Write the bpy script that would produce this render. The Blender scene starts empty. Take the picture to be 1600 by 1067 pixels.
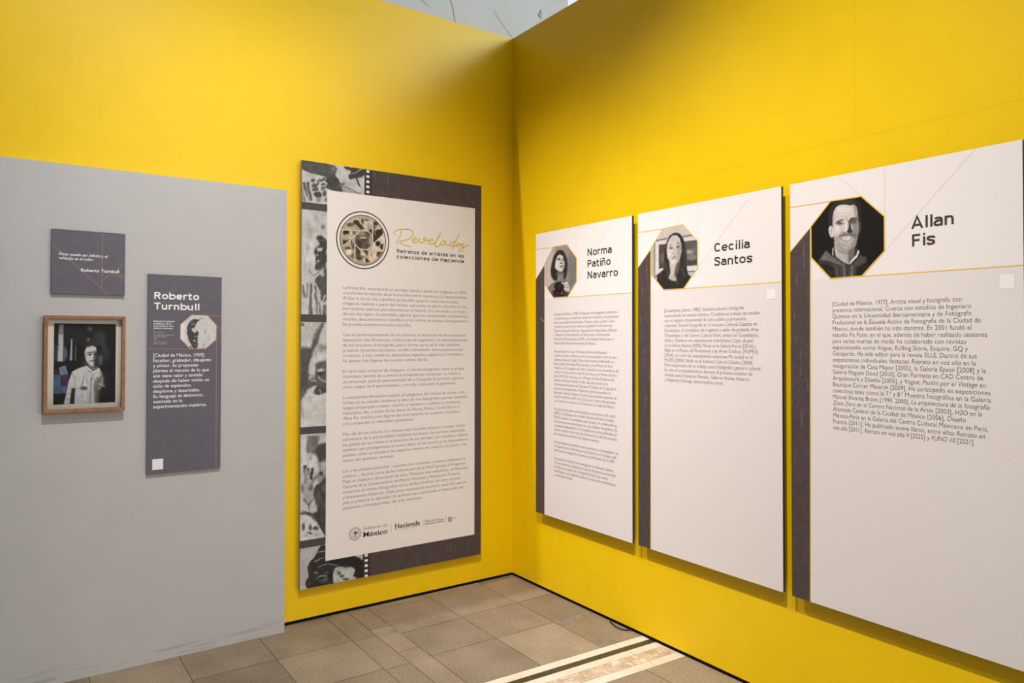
import bpy, bmesh, math, random
import numpy as np
from mathutils import Vector, Matrix
random.seed(7); np.random.seed(7)
S = bpy.context.scene
COL = S.collection
# ------------------------------------------------------------------ camera, world, lights, exposure
cam = bpy.data.cameras.new('camera'); cam_o = bpy.data.objects.new('camera', cam); COL.objects.link(cam_o)
YAW, PITCH, ROLL = 0.9988404, 0.0159805, 0.0021663
cy, sy, cp_, sp = math.cos(YAW), math.sin(YAW), math.cos(PITCH), math.sin(PITCH)
fw = Vector((cy*cp_, sy*cp_, sp)); rt = Vector((sy, -cy, 0)); up = rt.cross(fw)
r2 = rt*math.cos(ROLL) + up*math.sin(ROLL); u2 = up*math.cos(ROLL) - rt*math.sin(ROLL)
M = Matrix((r2, u2, -fw)).transposed().to_4x4(); M.translation = (-2.8636, -3.7920, 1.58)
cam_o.matrix_world = M
cam.sensor_width = 36; cam.lens = 1100.778/1600*36
cam.shift_x = 81.9/1600; cam.shift_y = -22.1/1600
cam.clip_start = 0.05
S.camera = cam_o
S.view_settings.view_transform = 'Standard'; S.view_settings.look = 'None'
S.view_settings.gamma = 1; S.view_settings.use_curve_mapping = False
S.view_settings.exposure = 0.0
w = bpy.data.worlds.new('world'); S.world = w; w.use_nodes = True
w.node_tree.nodes['Background'].inputs[0].default_value = (0.98, 0.98, 1.0, 1)
w.node_tree.nodes['Background'].inputs[1].default_value = 0.18

def spot(name, loc, aim, energy, col, cone, blend, size):
    l = bpy.data.lights.new(name, 'SPOT'); l.energy = energy; l.color = col
    l.spot_size = math.radians(cone); l.spot_blend = blend; l.shadow_soft_size = size
    o = bpy.data.objects.new(name, l); COL.objects.link(o); o.location = loc
    o.rotation_euler = (Vector(aim) - Vector(loc)).to_track_quat('-Z', 'Y').to_euler()
    return o
WARM = (1.0, 0.925, 0.895)
def area(name, loc, aim, sx, sy_, energy, col):
    al = bpy.data.lights.new(name, 'AREA'); al.shape = 'RECTANGLE'; al.size = sx; al.size_y = sy_; al.energy = energy; al.color = col
    o = bpy.data.objects.new(name, al); COL.objects.link(o); o.location = loc
    o.rotation_euler = (Vector(aim) - Vector(loc)).to_track_quat('-Z', 'Y').to_euler()
# spotlights on the hall's lighting track, high in front of the two partition walls
TRACK_A, TRACK_B, TRACK_C = (-2.9, 0.15, 5.4), (-2.9, -2.9, 5.4), (-2.3, -3.2, 5.4)
spot('track_spot', TRACK_A, (0, -1.4, 0.9), 300, WARM, 42, 0.9, 0.022)
spot('track_spot', TRACK_A, (0, -0.5, 0.9), 310, WARM, 40, 0.9, 0.022)
spot('track_spot', TRACK_B, (0, -2.1, 1.4), 560, WARM, 50, 0.9, 0.022)
spot('track_spot', TRACK_B, (0, -1.5, 0.2), 330, WARM, 45, 0.9, 0.022)
spot('track_spot', TRACK_C, (-1.2, 0, 0.9), 400, WARM, 50, 0.9, 0.022)
spot('track_spot', TRACK_C, (-2.3, 0, 1.5), 225, WARM, 50, 0.9, 0.022)
spot('track_spot', TRACK_C, (-1.7, 0, 3.0), 45, WARM, 50, 0.9, 0.022)
spot('track_spot', (-3.6, -4.5, 5.4), (-0.6, -1.6, 0), 200, (1, 0.95, 0.86), 60, 0.9, 0.022)
# daylight through the hall windows: the high side window and the tall front opening
area('side_window_daylight', (4.3, -4.5, 5.6), (-1.5, 0, 2.4), 6.0, 1.8, 335, (0.90, 1.0, 1.0))
area('front_window_daylight', (1.5, -9.9, 2.6), (-1.5, 0, 1.8), 5.2, 3.8, 205, (1.0, 0.97, 0.95))
PICTURES = {
 'A': (22, [
  ('p',40,110,1.0,[1666,15535,1683,15996,1804,16389,1977,16549,2215,16560,2682,16482,2941,16257,3003,15834,2936,15447,1798,15483]),
  ('e',62,94,0.7,[2383,16397,301,-49,0,-67]),
  ('l',70,42,0.5,[28,1802,16184,1907,16373,2147,16453]),
  ('l',66,40,0.6,[27,2214,16357,2549,16354,2778,16233]),
  ('l',60,56,0.6,[34,1746,15576,1731,15921,1802,16184]),
  ('p',80,52,1.0,[2891,15519,2984,15447,2966,15179,2894,15006,2844,15261]),
  ('e',48,52,0.7,[2935,15315,26,-3,-1,-112]),
  ('p',212,34,1.0,[1708,15495,1798,15493,1873,15388,1900,15248,1881,15029,1767,15018,1699,15171,1672,15363]),
  ('e',160,62,0.8,[1790,15279,31,-4,-1,-130]),
  ('p',186,42,1.0,[1897,14839,2801,14735,2728,14511,2705,14148,2506,13839,2232,13991,1962,14220,1912,14531]),
  ('p',92,134,0.85,[2469,14405,2751,14608,2715,14147,2516,13865,2451,14072]),
  ('l',160,54,0.5,[27,2235,14362,2367,14080,2483,13902]),
  ('p',112,96,0.6,[1948,14663,2134,14474,2403,14362,2619,14423,2751,14575,2700,14348,2402,14261,2099,14376]),
  ('p',208,54,1.0,[1848,15835,1888,16051,1975,16209,2095,16275,2247,16284,2415,16258,2548,16203,2713,16204,2804,16096,2841,15891,2846,15625,2877,15356,2869,15125,2828,14865,2751,14641,2635,14471,2486,14420,2319,14448,2168,14538,2033,14688,1925,14870,1871,15115,1853,15425,1844,15631]),
  ('p',118,172,0.8,[2637,15638,2847,15725,2877,15356,2835,14897,2735,14577,2536,14415,2487,14504,2670,14750,2711,14945,2647,15253]),
  ('p',140,120,0.8,[2680,16199,2810,16079,2846,15625,2768,15669,2717,15910]),
  ('p',165,96,0.6,[1852,15835,1922,16029,1920,15723,1873,15388,1840,15563]),
  ('e',230,202,0.8,[2246,16065,189,-29,-1,-155]),
  ('e',226,160,0.5,[2480,16029,133,-20,-1,-134]),
  ('e',232,136,0.85,[2044,15331,116,-15,-1,-149]),
  ('e',150,106,0.4,[2766,15371,65,-9,-1,-133]),
  ('e',150,80,0.3,[2755,15239,46,-6,-1,-100]),
  ('p',150,150,0.75,[1899,15078,2036,15027,2120,14915,2170,14774,2371,14667,2554,14714,2720,14894,2828,14931,2751,14641,2635,14471,2486,14420,2319,14448,2168,14538,2033,14688,1925,14870]),
  ('p',178,122,0.8,[2187,14772,2371,14711,2538,14732,2603,14591,2487,14497,2303,14517,2186,14620]),
  ('e',150,68,0.5,[2371,14644,100,-11,0,-27]),
  ('l',116,68,0.7,[27,2033,14705,2168,14544,2319,14448,2486,14420,2642,14480]),
  ('l',140,40,0.8,[24,2274,15251,2166,15147,2083,15021]),
  ('l',105,46,0.8,[30,2656,15152,2770,15038,2802,14885]),
  ('l',150,40,0.35,[17,1951,15241,2019,15063]),
  ('p',52,66,1.0,[2478,15617,2550,15600,2576,15396,2591,15260,2647,15153,2633,15095,2524,15078,2441,15129,2421,15199,2482,15275,2493,15441]),
  ('e',232,54,0.8,[2376,15356,47,-6,-1,-168]),
  ('e',222,54,0.8,[2348,15231,74,-9,0,-54]),
  ('e',95,40,0.7,[2314,15162,67,-8,0,-20]),
  ('l',150,34,0.6,[17,2224,15224,2247,15163]),
  ('p',112,108,0.92,[2086,14987,2138,15082,2274,15133,2408,15123,2607,15091,2737,15009,2792,14902,2710,14886,2490,15006,2306,15011,2171,14950]),
  ('e',82,68,0.6,[2374,15053,120,-15,0,-34]),
  ('e',80,66,0.6,[2623,15039,86,-11,0,-33]),
  ('l',140,26,0.5,[13,2240,15087,2178,14993]),
  ('l',150,26,0.4,[13,2367,15094,2360,15021]),
  ('p',208,54,1.0,[2205,14919,2373,14922,2552,14901,2499,14867,2406,14861,2305,14877]),
  ('l',88,34,0.9,[27,2144,14926,2272,14843,2412,14787,2555,14824,2622,14906]),
  ('l',170,20,0.4,[10,2272,14938,2278,14863]),
  ('l',170,20,0.4,[10,2373,14939,2379,14844]),
  ('l',170,20,0.4,[10,2473,14931,2479,14839]),
  ('l',165,40,0.7,[27,2238,14793,2405,14747,2538,14772]),
  ('p',50,48,1.0,[1964,15573,2012,15635,2142,15678,2277,15686,2270,15639,2142,15624,2025,15558]),
  ('p',36,46,1.0,[2518,15638,2578,15697,2676,15703,2823,15635,2807,15611,2676,15649,2577,15630]),
  ('e',118,94,0.75,[2141,15539,163,-22,0,-68]),
  ('e',52,40,1.0,[2124,15545,78,-11,0,-30]),
  ('e',200,28,0.8,[2080,15554,17,-2,0,-14]),
  ('l',70,28,0.9,[20,2012,15580,2124,15585,2226,15544]),
  ('e',185,40,0.6,[2140,15461,115,-15,0,-24]),
  ('l',140,28,0.6,[14,2021,15487,2140,15427,2242,15441]),
  ('e',82,92,0.85,[2649,15546,145,-20,-1,-80]),
  ('e',150,34,1.0,[2626,15556,79,-11,0,-37]),
  ('e',35,34,1.0,[2620,15560,40,-5,0,-37]),
  ('e',215,20,1.0,[2633,15572,10,-1,0,-10]),
  ('l',45,26,0.9,[20,2527,15587,2626,15610,2757,15551]),
  ('e',120,52,0.7,[2658,15458,112,-15,0,-27]),
  ('l',168,40,0.6,[17,2007,15965,2245,15964,2546,15902,2710,15838]),
  ('l',172,40,0.5,[17,2024,15844,2244,15836,2412,15794]),
  ('l',175,34,0.4,[14,2076,16057,2347,16046,2613,15986]),
  ('l',105,34,0.7,[23,2392,15764,2418,15619]),
  ('l',150,34,0.5,[17,2328,15732,2344,15646]),
  ('l',150,28,0.5,[14,1873,15354,1952,15377]),
  ('l',150,28,0.4,[14,1883,15284,1969,15290]),
  ('p',70,56,1.0,[1219,14066,1291,14208,1569,14519,1859,14264,1945,14228,2232,13991,2499,13787,2796,14040,2927,14225,3135,14041,3182,13905,3212,13673,2986,13330,1749,13334,1402,13721]),
  ('p',36,84,1.0,[1261,14010,1684,13931,1908,13816,1939,13355,1732,13335,1384,13723]),
  ('p',32,78,1.0,[2794,13741,3182,13889,3371,13725,3050,13342,2743,13364]),
  ('p',110,56,1.0,[1565,14499,1686,14349,1790,14243,2131,13994,2252,13861,2028,13915,1788,14014,1315,14137,1441,14339]),
  ('p',52,70,0.8,[1333,14159,1788,14014,2197,13809,1788,13929,1261,14038]),
  ('l',85,56,0.7,[28,1494,14368,1685,14178,2063,13990]),
  ('p',82,66,1.0,[2713,13831,2926,14011,3120,14134,3189,14003,2924,13796,2664,13769]),
  ('l',58,52,0.8,[30,2762,13810,2958,13958,3119,14009]),
  ('p',50,42,1.0,[1861,14605,1945,14249,1887,14278,1854,14469]),
  ('p',60,46,1.0,[2718,14529,2864,14397,2797,14212,2692,14132]),
  ('l',225,20,1.0,[31,1854,14578,1840,14436,1852,14292]),
  ('p',230,26,1.0,[2857,14414,2902,14311,2816,14120,2615,13940,2519,13838,2579,14000,2791,14222]),
  ('l',118,34,1.0,[57,2265,13894,2297,13649,2312,13372]),
  ('l',118,34,1.0,[66,2614,13773,2595,13375]),
  ('l',35,26,1.0,[33,2439,13755,2429,13387]),
  ('l',42,40,0.8,[34,2079,13802,2127,13392]),
  ('l',120,28,0.6,[21,1613,13704,1751,13590,1785,13417]),
  ('l',85,54,0.6,[34,1891,13852,1992,13572]),
 ]),
 'C': (198, [
  ('p',182,48,1.0,[854,15883,1187,15846,1181,14037,849,14060]),
  ('l',75,38,1.0,[54,1244,15941,1944,15968]),
  ('l',75,36,1.0,[51,2939,15948,3538,15953]),
  ('l',95,38,1.0,[50,1151,15832,1146,14073]),
  ('p',215,46,1.0,[1209,15843,1943,15860,1937,13982,1203,14035]),
  ('p',218,44,1.0,[2979,15822,3889,15843,3882,14131,3215,14216]),
  ('p',72,54,1.0,[1427,15710,2027,15700,2024,14511,1432,14466]),
  ('e',115,182,0.7,[1684,15013,172,-16,-1,-270]),
  ('p',88,50,1.0,[3039,15694,3819,15681,3814,14463,3115,14468]),
  ('e',180,186,0.9,[3377,15143,198,-20,0,-97]),
  ('e',135,186,0.8,[3495,14872,276,-27,-1,-162]),
  ('e',120,184,0.6,[3614,15215,157,-16,-1,-193]),
  ('p',66,130,0.8,[3136,14711,3815,14713,3814,14463,3135,14467]),
  ('l',80,44,1.0,[50,3234,14182,3805,14162]),
  ('p',46,54,1.0,[1760,14702,1806,15439,1934,15761,2092,16060,2344,16186,2572,16191,2777,16109,2959,15890,3083,15614,3138,15232,3160,14578,3262,14082,3452,13906,3051,13315,1722,13375,1247,13964,1725,14385]),
  ('p',44,46,1.0,[1195,14104,1747,14417,2107,14170,3214,14086,3459,13880,2991,13351,1743,13373,1137,14074]),
  ('l',120,68,0.55,[53,1846,14728,1981,14348,2073,14006]),
  ('l',110,68,0.5,[46,1790,14733,1819,14394]),
  ('l',88,66,0.6,[36,2999,15574,3057,15077,3075,14423]),
  ('p',192,60,1.0,[2088,14874,2752,14812,2710,14454,2615,14198,2532,14039,2572,13765,2282,13798,2056,13934,2170,14232,2129,14569]),
  ('p',78,118,0.9,[2567,14664,2793,14841,2791,14381,2586,14134,2543,13807,2399,14082,2504,14471]),
  ('p',170,106,0.6,[2064,13973,2274,14058,2523,14006,2556,13789,2282,13808]),
  ('p',200,52,1.0,[2113,15924,2302,16078,2572,16069,2768,15880,2865,15556,2876,15260,2781,14908,2658,14705,2401,14599,2193,14681,2075,14858,1983,14984,1942,15357,1968,15656]),
  ('p',150,176,0.75,[2612,15783,2836,15560,2864,15228,2752,14845,2588,14679,2568,15060]),
  ('e',190,178,0.6,[2406,15906,208,-25,0,-133]),
  ('e',225,150,0.8,[2110,15239,118,-12,-1,-200]),
  ('e',225,104,0.7,[2339,14751,125,-11,0,-73]),
  ('l',105,38,1.0,[30,2133,15598,2288,15621]),
  ('l',95,36,1.0,[30,2537,15659,2726,15657]),
  ('e',140,90,0.6,[2220,15468,142,-15,0,-67]),
  ('e',62,44,1.0,[2216,15448,84,-9,0,-37]),
  ('e',125,88,0.6,[2644,15462,123,-13,0,-66]),
  ('e',60,44,1.0,[2652,15461,74,-8,0,-36]),
  ('l',150,22,0.8,[15,1942,15531,2111,15553,2342,15508,2354,15347,2195,15291,2035,15347,1985,15520]),
  ('l',140,22,0.8,[15,2529,15511,2816,15522,2864,15327,2692,15272,2536,15361,2529,15511]),
  ('e',160,74,0.5,[2404,15342,58,-6,0,-133]),
  ('e',125,52,0.9,[2341,15176,75,-8,0,-30]),
  ('e',235,60,0.6,[2287,15255,50,-5,0,-87]),
  ('p',112,52,1.0,[2227,14921,2403,15024,2589,14986,2506,14941,2340,14943]),
  ('e',150,60,0.7,[2394,14878,125,-12,0,-27]),
  ('e',110,74,0.5,[2486,15068,41,-4,0,-26]),
  ('l',95,38,1.0,[30,2013,13970,2232,13801,2564,13759,2596,13622]),
  ('l',150,36,0.8,[26,2893,14373,2973,14104,3037,13962]),
  ('e',170,78,1.0,[1238,13992,79,-6,0,-116]),
  ('l',150,46,0.5,[31,1553,14314,1574,14144]),
 ]),
 'N': (150, [
  ('e',190,752,1.0,[1020,15217,936,-77,1,-1881]),
  ('e',122,696,1.0,[3638,14939,703,-57,-1,-1339]),
  ('p',38,116,1.0,[1443,15083,1525,15475,1728,15938,2040,16221,2313,16274,2584,16181,2755,16001,2924,15708,3011,15312,2948,14865,2837,14485,2632,14418,2090,14390,1738,14447,1509,14695]),
  ('e',60,114,0.6,[1839,15547,81,-7,0,-198]),
  ('e',70,96,0.5,[2827,15231,68,-6,0,-162]),
  ('e',60,96,0.6,[2239,16135,149,-15,0,-66]),
  ('p',125,82,1.0,[2015,14938,2608,14931,2642,14629,2705,14283,2015,14329,2090,14636]),
  ('e',85,128,0.8,[2338,14864,346,-27,0,-72]),
  ('e',150,112,0.6,[2239,14527,99,-7,0,-131]),
  ('p',212,66,1.0,[1929,15671,2080,15914,2313,15996,2574,15866,2682,15634,2740,15401,2691,15145,2545,14955,2288,14943,2040,15051,1849,15215,1879,15444]),
  ('p',150,144,0.65,[2608,15820,2740,15401,2672,15082,2545,14962,2505,15161,2623,15411]),
  ('e',232,114,0.7,[2040,15364,120,-10,0,-165]),
  ('e',120,96,0.7,[2229,15692,189,-18,0,-72]),
  ('e',50,48,1.0,[2214,15684,119,-11,0,-39]),
  ('e',110,80,0.7,[2608,15634,117,-11,0,-59]),
  ('e',50,48,1.0,[2608,15621,78,-7,0,-29]),
  ('l',80,40,1.0,[36,2080,15729,2264,15811,2348,15796]),
  ('l',85,40,1.0,[32,2510,15748,2682,15692]),
  ('e',130,80,0.5,[2348,15567,49,-4,0,-98]),
  ('e',100,64,0.9,[2437,15454,118,-11,0,-52]),
  ('e',50,40,1.0,[2456,15426,49,-4,0,-20]),
  ('p',95,48,1.0,[2264,15240,2427,15318,2623,15242,2496,15194]),
  ('e',60,32,1.0,[2437,15238,138,-12,0,-13]),
  ('e',150,64,0.6,[2437,15150,108,-9,0,-23]),
  ('p',60,74,1.0,[1165,14017,1484,14214,1899,14337,2090,14357,2730,14347,3164,14124,3283,13796,2971,13378,1713,13389]),
  ('p',125,100,1.0,[1186,14016,1535,14195,1864,14256,1748,13900,1611,13642]),
  ('p',112,80,1.0,[2740,14411,3211,14250,3378,13934,3259,13797,3092,14080,2924,14220]),
  ('p',22,66,1.0,[1839,14241,2264,14345,2583,14129,2705,13780,2778,13517,2485,13417,1839,13482,1647,13839]),
  ('l',130,32,0.8,[24,1864,14273,1778,14063,1748,13834]),
  ('e',228,32,1.0,[1768,13912,45,-3,0,-46]),
  ('e',180,40,0.9,[2485,13646,44,-2,0,-85]),
  ('e',120,40,0.7,[2089,13617,70,-4,0,-33]),
  ('e',90,48,0.4,[2288,14065,148,-9,0,-98]),
  ('p',206,48,1.0,[2642,14271,3010,14295,3092,14113,3202,13945,3221,13751,3068,13647,2778,13743,2642,13881,2720,14006,2623,14142]),
  ('l',105,40,1.0,[36,2657,14108,3068,14075]),
  ('l',105,40,1.0,[36,2705,13926,3164,13931]),
  ('l',120,40,1.0,[32,2730,13762,3116,13757]),
  ('e',222,40,1.0,[2535,14239,59,-4,0,-78]),
  ('p',60,64,1.0,[2632,13752,3068,13647,2923,13412,2681,13489]),
 ]),
 'R': (205, [
  ('e',222,150,1.0,[1582,6941,127,1,6,-765]),
  ('e',205,228,1.0,[2503,6948,560,4,6,-737]),
  ('p',70,30,1.0,[1814,7135,1853,7289,1943,7444,2126,7586,2312,7570,2442,7558,2285,7411,2240,7294,2185,7154,2056,7114,2057,6983,2187,6903,2306,7034,2382,6869,2340,6734,2328,6598,2339,6443,2362,6289,2295,6115,2101,6106,2007,6328,1896,6521,1842,6789,1828,6943]),
  ('e',95,114,0.5,[2054,7407,129,2,1,-116]),
  ('l',205,16,1.0,[17,2027,7320,2388,7329]),
  ('l',150,22,0.9,[19,1918,7113,2130,7119]),
  ('p',192,22,1.0,[2035,7037,2093,7119,2204,7096,2301,6981,2191,6884,2124,6945]),
  ('e',60,18,1.0,[1827,6905,33,0,0,-25]),
  ('e',90,30,1.0,[1838,6828,18,0,0,-50]),
  ('e',180,22,1.0,[2253,6724,59,0,0,-21]),
  ('e',185,30,1.0,[2181,6498,52,0,0,-42]),
  ('e',170,22,1.0,[2311,6420,45,0,0,-19]),
  ('e',60,46,0.7,[2280,6830,67,0,1,-85]),
  ('e',110,52,0.5,[2247,6289,93,0,1,-77]),
  ('e',168,108,1.0,[2699,6969,56,0,1,-128]),
  ('e',178,100,1.0,[2871,6658,38,0,1,-176]),
  ('e',180,106,1.0,[2479,7627,187,3,0,-50]),
  ('e',180,100,1.0,[2620,6239,67,0,1,-117]),
  ('e',190,76,0.6,[2724,7358,113,1,0,-39]),
  ('p',200,38,1.0,[1879,6348,1988,6405,1971,6251,1898,6242]),
  ('l',228,18,1.0,[19,2017,6251,2101,6106]),
  ('p',60,30,1.0,[1953,6242,2008,6251,2055,6116,1972,6136]),
 ]),
 'F': (22, [
  ('e',48,362,0.5,[1138,3461,677,2,4,-385]),
  ('e',88,184,1.0,[1863,3844,104,1,1,-127]),
  ('e',150,92,1.0,[1802,3341,61,0,1,-68]),
  ('e',60,278,1.0,[2258,3514,264,1,2,-245]),
  ('e',60,242,1.0,[2439,3072,115,0,3,-344]),
  ('e',52,280,1.0,[2531,2677,177,-2,3,-296]),
  ('e',52,240,1.0,[2042,3220,305,0,1,-127]),
  ('l',70,184,0.7,[111,2087,3073,2349,3219,2436,3416]),
  ('p',195,36,1.0,[591,3627,783,3628,779,2350,554,2354]),
  ('p',135,72,1.0,[596,4042,779,4045,784,3580,592,3579]),
  ('p',178,36,1.0,[1084,3375,1139,3375,1144,2392,1051,2394]),
  ('l',125,36,1.0,[36,1282,3037,1280,2400]),
  ('e',60,88,0.8,[534,3126,75,0,1,-57]),
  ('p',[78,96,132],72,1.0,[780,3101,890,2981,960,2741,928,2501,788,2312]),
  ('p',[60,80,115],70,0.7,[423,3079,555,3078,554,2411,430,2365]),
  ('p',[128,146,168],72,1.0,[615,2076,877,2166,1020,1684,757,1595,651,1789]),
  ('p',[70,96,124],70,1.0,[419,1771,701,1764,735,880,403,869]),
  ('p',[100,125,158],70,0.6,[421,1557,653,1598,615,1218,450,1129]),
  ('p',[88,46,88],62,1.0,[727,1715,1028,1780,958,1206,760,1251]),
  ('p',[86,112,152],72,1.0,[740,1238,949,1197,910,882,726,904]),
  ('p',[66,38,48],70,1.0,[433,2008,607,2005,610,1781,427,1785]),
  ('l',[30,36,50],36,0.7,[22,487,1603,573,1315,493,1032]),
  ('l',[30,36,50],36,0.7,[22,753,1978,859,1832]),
  ('p',215,54,1.0,[1153,1873,1415,2021,1749,2150,2011,1877,2255,2018,2451,1744,2490,1300,2282,964,2244,320,1244,368,1280,1099,1144,1104,1062,377,823,389,911,825,998,1397]),
  ('p',45,72,1.0,[1254,1124,1244,368,1067,377,1146,911]),
  ('p',105,166,0.85,[2167,1555,2474,1645,2304,964,2235,355,2091,362,2040,1169]),
  ('p',40,186,0.85,[2339,1894,2628,1739,2636,852,2305,866,2432,1351]),
  ('p',60,148,0.8,[2194,968,2326,963,2288,318,2179,323]),
  ('p',130,144,0.6,[1154,1825,1285,1388,1246,1100,1284,1532]),
  ('l',120,54,1.0,[32,1646,1619,1563,1330,1535,1089]),
  ('e',82,92,1.0,[1638,1086,146,-5,1,-87]),
  ('l',150,72,0.35,[23,1330,1106,1716,1054]),
  ('l',140,92,0.5,[32,1566,991,1557,653]),
  ('l',160,46,0.8,[28,1798,1517,1817,375]),
  ('l',95,64,0.8,[41,1927,1562,1924,978,1895,371]),
  ('l',110,64,0.8,[37,2081,1460,2113,361]),
  ('l',150,90,0.4,[36,1291,809,1505,704]),
  ('l',120,72,0.5,[36,911,825,1121,864]),
  ('l',115,62,0.6,[31,892,586,1081,626]),
  ('l',165,90,0.4,[45,1367,1771,1456,1382]),
  ('l',160,110,0.4,[55,1579,1960,1667,1667]),
  ('l',140,82,0.4,[36,1357,565,1722,452]),
  ('l',105,74,0.6,[37,2013,1755,1972,1463]),
  ('l',200,56,0.6,[28,2016,1365,2012,390]),
  ('l',150,54,0.6,[46,1709,1811,1756,1373]),
  ('l',190,46,1.0,[56,2279,1283,2478,1163]),
  ('l',175,46,1.0,[42,2417,1548,2345,1305]),
  ('l',150,46,0.8,[37,2213,1309,2325,1085]),
  ('p',120,74,1.0,[1792,2198,2183,2215,2237,2019,2012,1862,1802,2062]),
  ('p',208,64,1.0,[1648,2783,1732,3001,1957,3073,2132,2975,2157,2632,2147,2338,2018,2087,1870,2148,1748,2296,1677,2491]),
  ('e',60,146,0.6,[1783,3074,173,-1,1,-68]),
  ('p',52,110,0.8,[2038,2731,2265,2827,2365,2433,2272,2091,2062,2037,2007,2341]),
  ('e',115,130,0.8,[2322,2385,97,-1,2,-245]),
  ('l',232,36,1.0,[41,1742,2870,2054,2926]),
  ('l',80,56,1.0,[50,1778,2743,1925,2751,2112,2789]),
  ('e',50,56,1.0,[1874,2654,78,-1,0,-44]),
  ('e',50,56,1.0,[2100,2672,61,-1,0,-44]),
  ('e',228,56,1.0,[1953,2537,39,0,1,-107]),
  ('e',150,74,0.7,[2028,2477,44,-1,0,-39]),
  ('l',70,36,1.0,[32,1868,2333,2059,2359]),
  ('e',232,46,1.0,[1956,2263,61,-1,0,-34]),
  ('e',130,74,0.6,[1702,2588,34,0,1,-117]),
  ('l',238,36,1.0,[46,1741,2111,1829,1944,2012,1833]),
  ('l',238,36,1.0,[41,2021,1833,2251,2004]),
  ('l',80,46,0.8,[37,1786,1897,1903,1831]),
  ('e',120,92,0.5,[1683,2248,78,-1,1,-97]),
 ]),
 'L': ([176, 164, 140], [
  ('e',[214,204,170],434,0.7,[3139,20545,565,51,1,-279]),
  ('e',[60,57,51],72,1.0,[3327,20597,204,19,1,-147]),
  ('e',[85,80,73],102,1.0,[2951,20423,210,19,1,-125]),
  ('p',[52,49,44],72,1.0,[3440,20677,3824,20291,3633,20204,3366,20391]),
  ('e',[175,166,150],72,1.0,[3177,20339,226,20,0,-49]),
  ('e',[212,201,182],74,1.0,[4034,20626,270,25,1,-282]),
  ('e',[55,52,47],66,1.0,[3726,20651,76,7,1,-211]),
  ('e',[150,142,129],88,0.5,[4131,20458,100,9,1,-212]),
  ('p',[56,53,48],44,1.0,[4074,20189,4345,20300,4347,19947]),
  ('e',[90,85,77],58,0.8,[3975,20797,192,18,0,-70]),
  ('p',[52,49,44],60,1.0,[4423,20201,5011,20358,5052,20076,4438,19459]),
  ('e',[70,66,60],74,1.0,[4577,20640,156,14,1,-121]),
  ('e',[205,194,176],68,1.0,[4794,20428,126,11,0,-85]),
  ('e',[60,57,51],60,0.7,[4481,20418,78,7,1,-142]),
  ('l',[190,165,60],30,1.0,[37,4579,20321,4522,19997]),
  ('p',[222,210,190],38,1.0,[4660,19653,5132,20011,5201,19480,5116,19099,4176,19051]),
  ('e',[46,43,39],60,1.0,[4728,19459,157,12,1,-156]),
  ('e',[190,180,163],52,1.0,[4846,19258,79,6,0,-107]),
  ('p',[58,55,49],44,1.0,[4916,19459,5094,19454,5056,19113,4800,19095]),
  ('e',[235,223,202],38,1.0,[4878,19136,55,4,0,-71]),
  ('p',[222,200,175],60,1.0,[4157,18997,4643,19030,4645,18552,4335,18320,4102,18482]),
  ('e',[150,110,90],74,0.5,[4294,18777,78,5,1,-120]),
  ('p',[60,57,51],52,1.0,[3753,19021,4080,19009,4062,18691]),
  ('p',[72,68,61],60,1.0,[4683,18980,5037,19004,4802,18668,4625,18728]),
  ('p',[68,64,58],58,1.0,[3296,19198,3601,19011,3564,18728,3299,18711]),
  ('e',[95,90,81],72,1.0,[3565,18588,266,17,1,-175]),
  ('e',[200,190,172],58,1.0,[3754,18776,138,9,1,-105]),
  ('e',[205,194,176],58,1.0,[3852,18431,100,6,1,-175]),
  ('p',[56,53,48],52,1.0,[3928,18647,4257,18351,3948,18314]),
  ('e',[60,57,51],58,1.0,[3489,18514,114,7,0,-56]),
  ('e',[225,213,193],72,1.0,[2866,18838,202,14,1,-180]),
  ('e',[92,87,79],58,1.0,[2809,19059,201,14,0,-83]),
  ('e',[190,180,163],58,1.0,[2994,19350,105,8,1,-160]),
  ('e',[60,57,51],44,1.0,[3050,19389,38,3,1,-153]),
  ('e',[120,114,103],72,1.0,[3110,18629,128,8,1,-139]),
  ('e',[60,57,51],58,1.0,[3145,19188,60,4,1,-174]),
  ('e',[45,42,38],64,1.0,[2700,19951,193,16,1,-152]),
  ('e',[178,169,153],64,1.0,[2768,19714,157,13,1,-152]),
  ('p',[52,49,44],58,1.0,[2491,19519,2713,19485,2918,19587,2622,19219,2473,19277]),
  ('e',[200,190,172],72,1.0,[3029,19944,113,9,1,-139]),
  ('e',[110,104,94],58,1.0,[3198,19992,90,8,1,-104]),
  ('e',[222,210,190],50,1.0,[2936,19676,60,5,0,-83]),
  ('l',[196,170,80],36,0.6,[32,2433,19825,2473,19277,2736,18742,3149,18388,3833,18272,4451,18433,4919,18889]),
  ('l',[196,170,80],36,0.6,[32,2580,20217,2988,20670,3439,20887]),
  ('l',[196,170,80],28,0.5,[36,3063,20538,3085,19879]),
  ('p',[100,95,86],36,1.0,[3576,20112,4055,20142,4347,19911,4349,19417,4080,19079,3619,19064,3258,19335,3256,19753]),
  ('e',[160,152,137],160,1.0,[3634,19959,229,19,0,-84]),
  ('e',[185,175,159],102,1.0,[3750,19740,230,18,0,-63]),
  ('e',[58,55,49],74,1.0,[3827,19623,192,15,0,-63]),
  ('e',[40,38,34],44,1.0,[3835,19624,54,4,0,-49]),
  ('e',[66,62,56],190,1.0,[3485,19352,228,17,1,-210]),
  ('e',[178,169,153],178,1.0,[4251,19621,101,8,1,-318]),
  ('e',[80,76,68],148,0.8,[4094,20032,154,13,0,-106]),
  ('e',[74,70,63],148,0.8,[4059,19254,154,11,0,-106]),
  ('l',[225,218,205],22,1.0,[47,3364,20862,4347,19904]),
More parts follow.
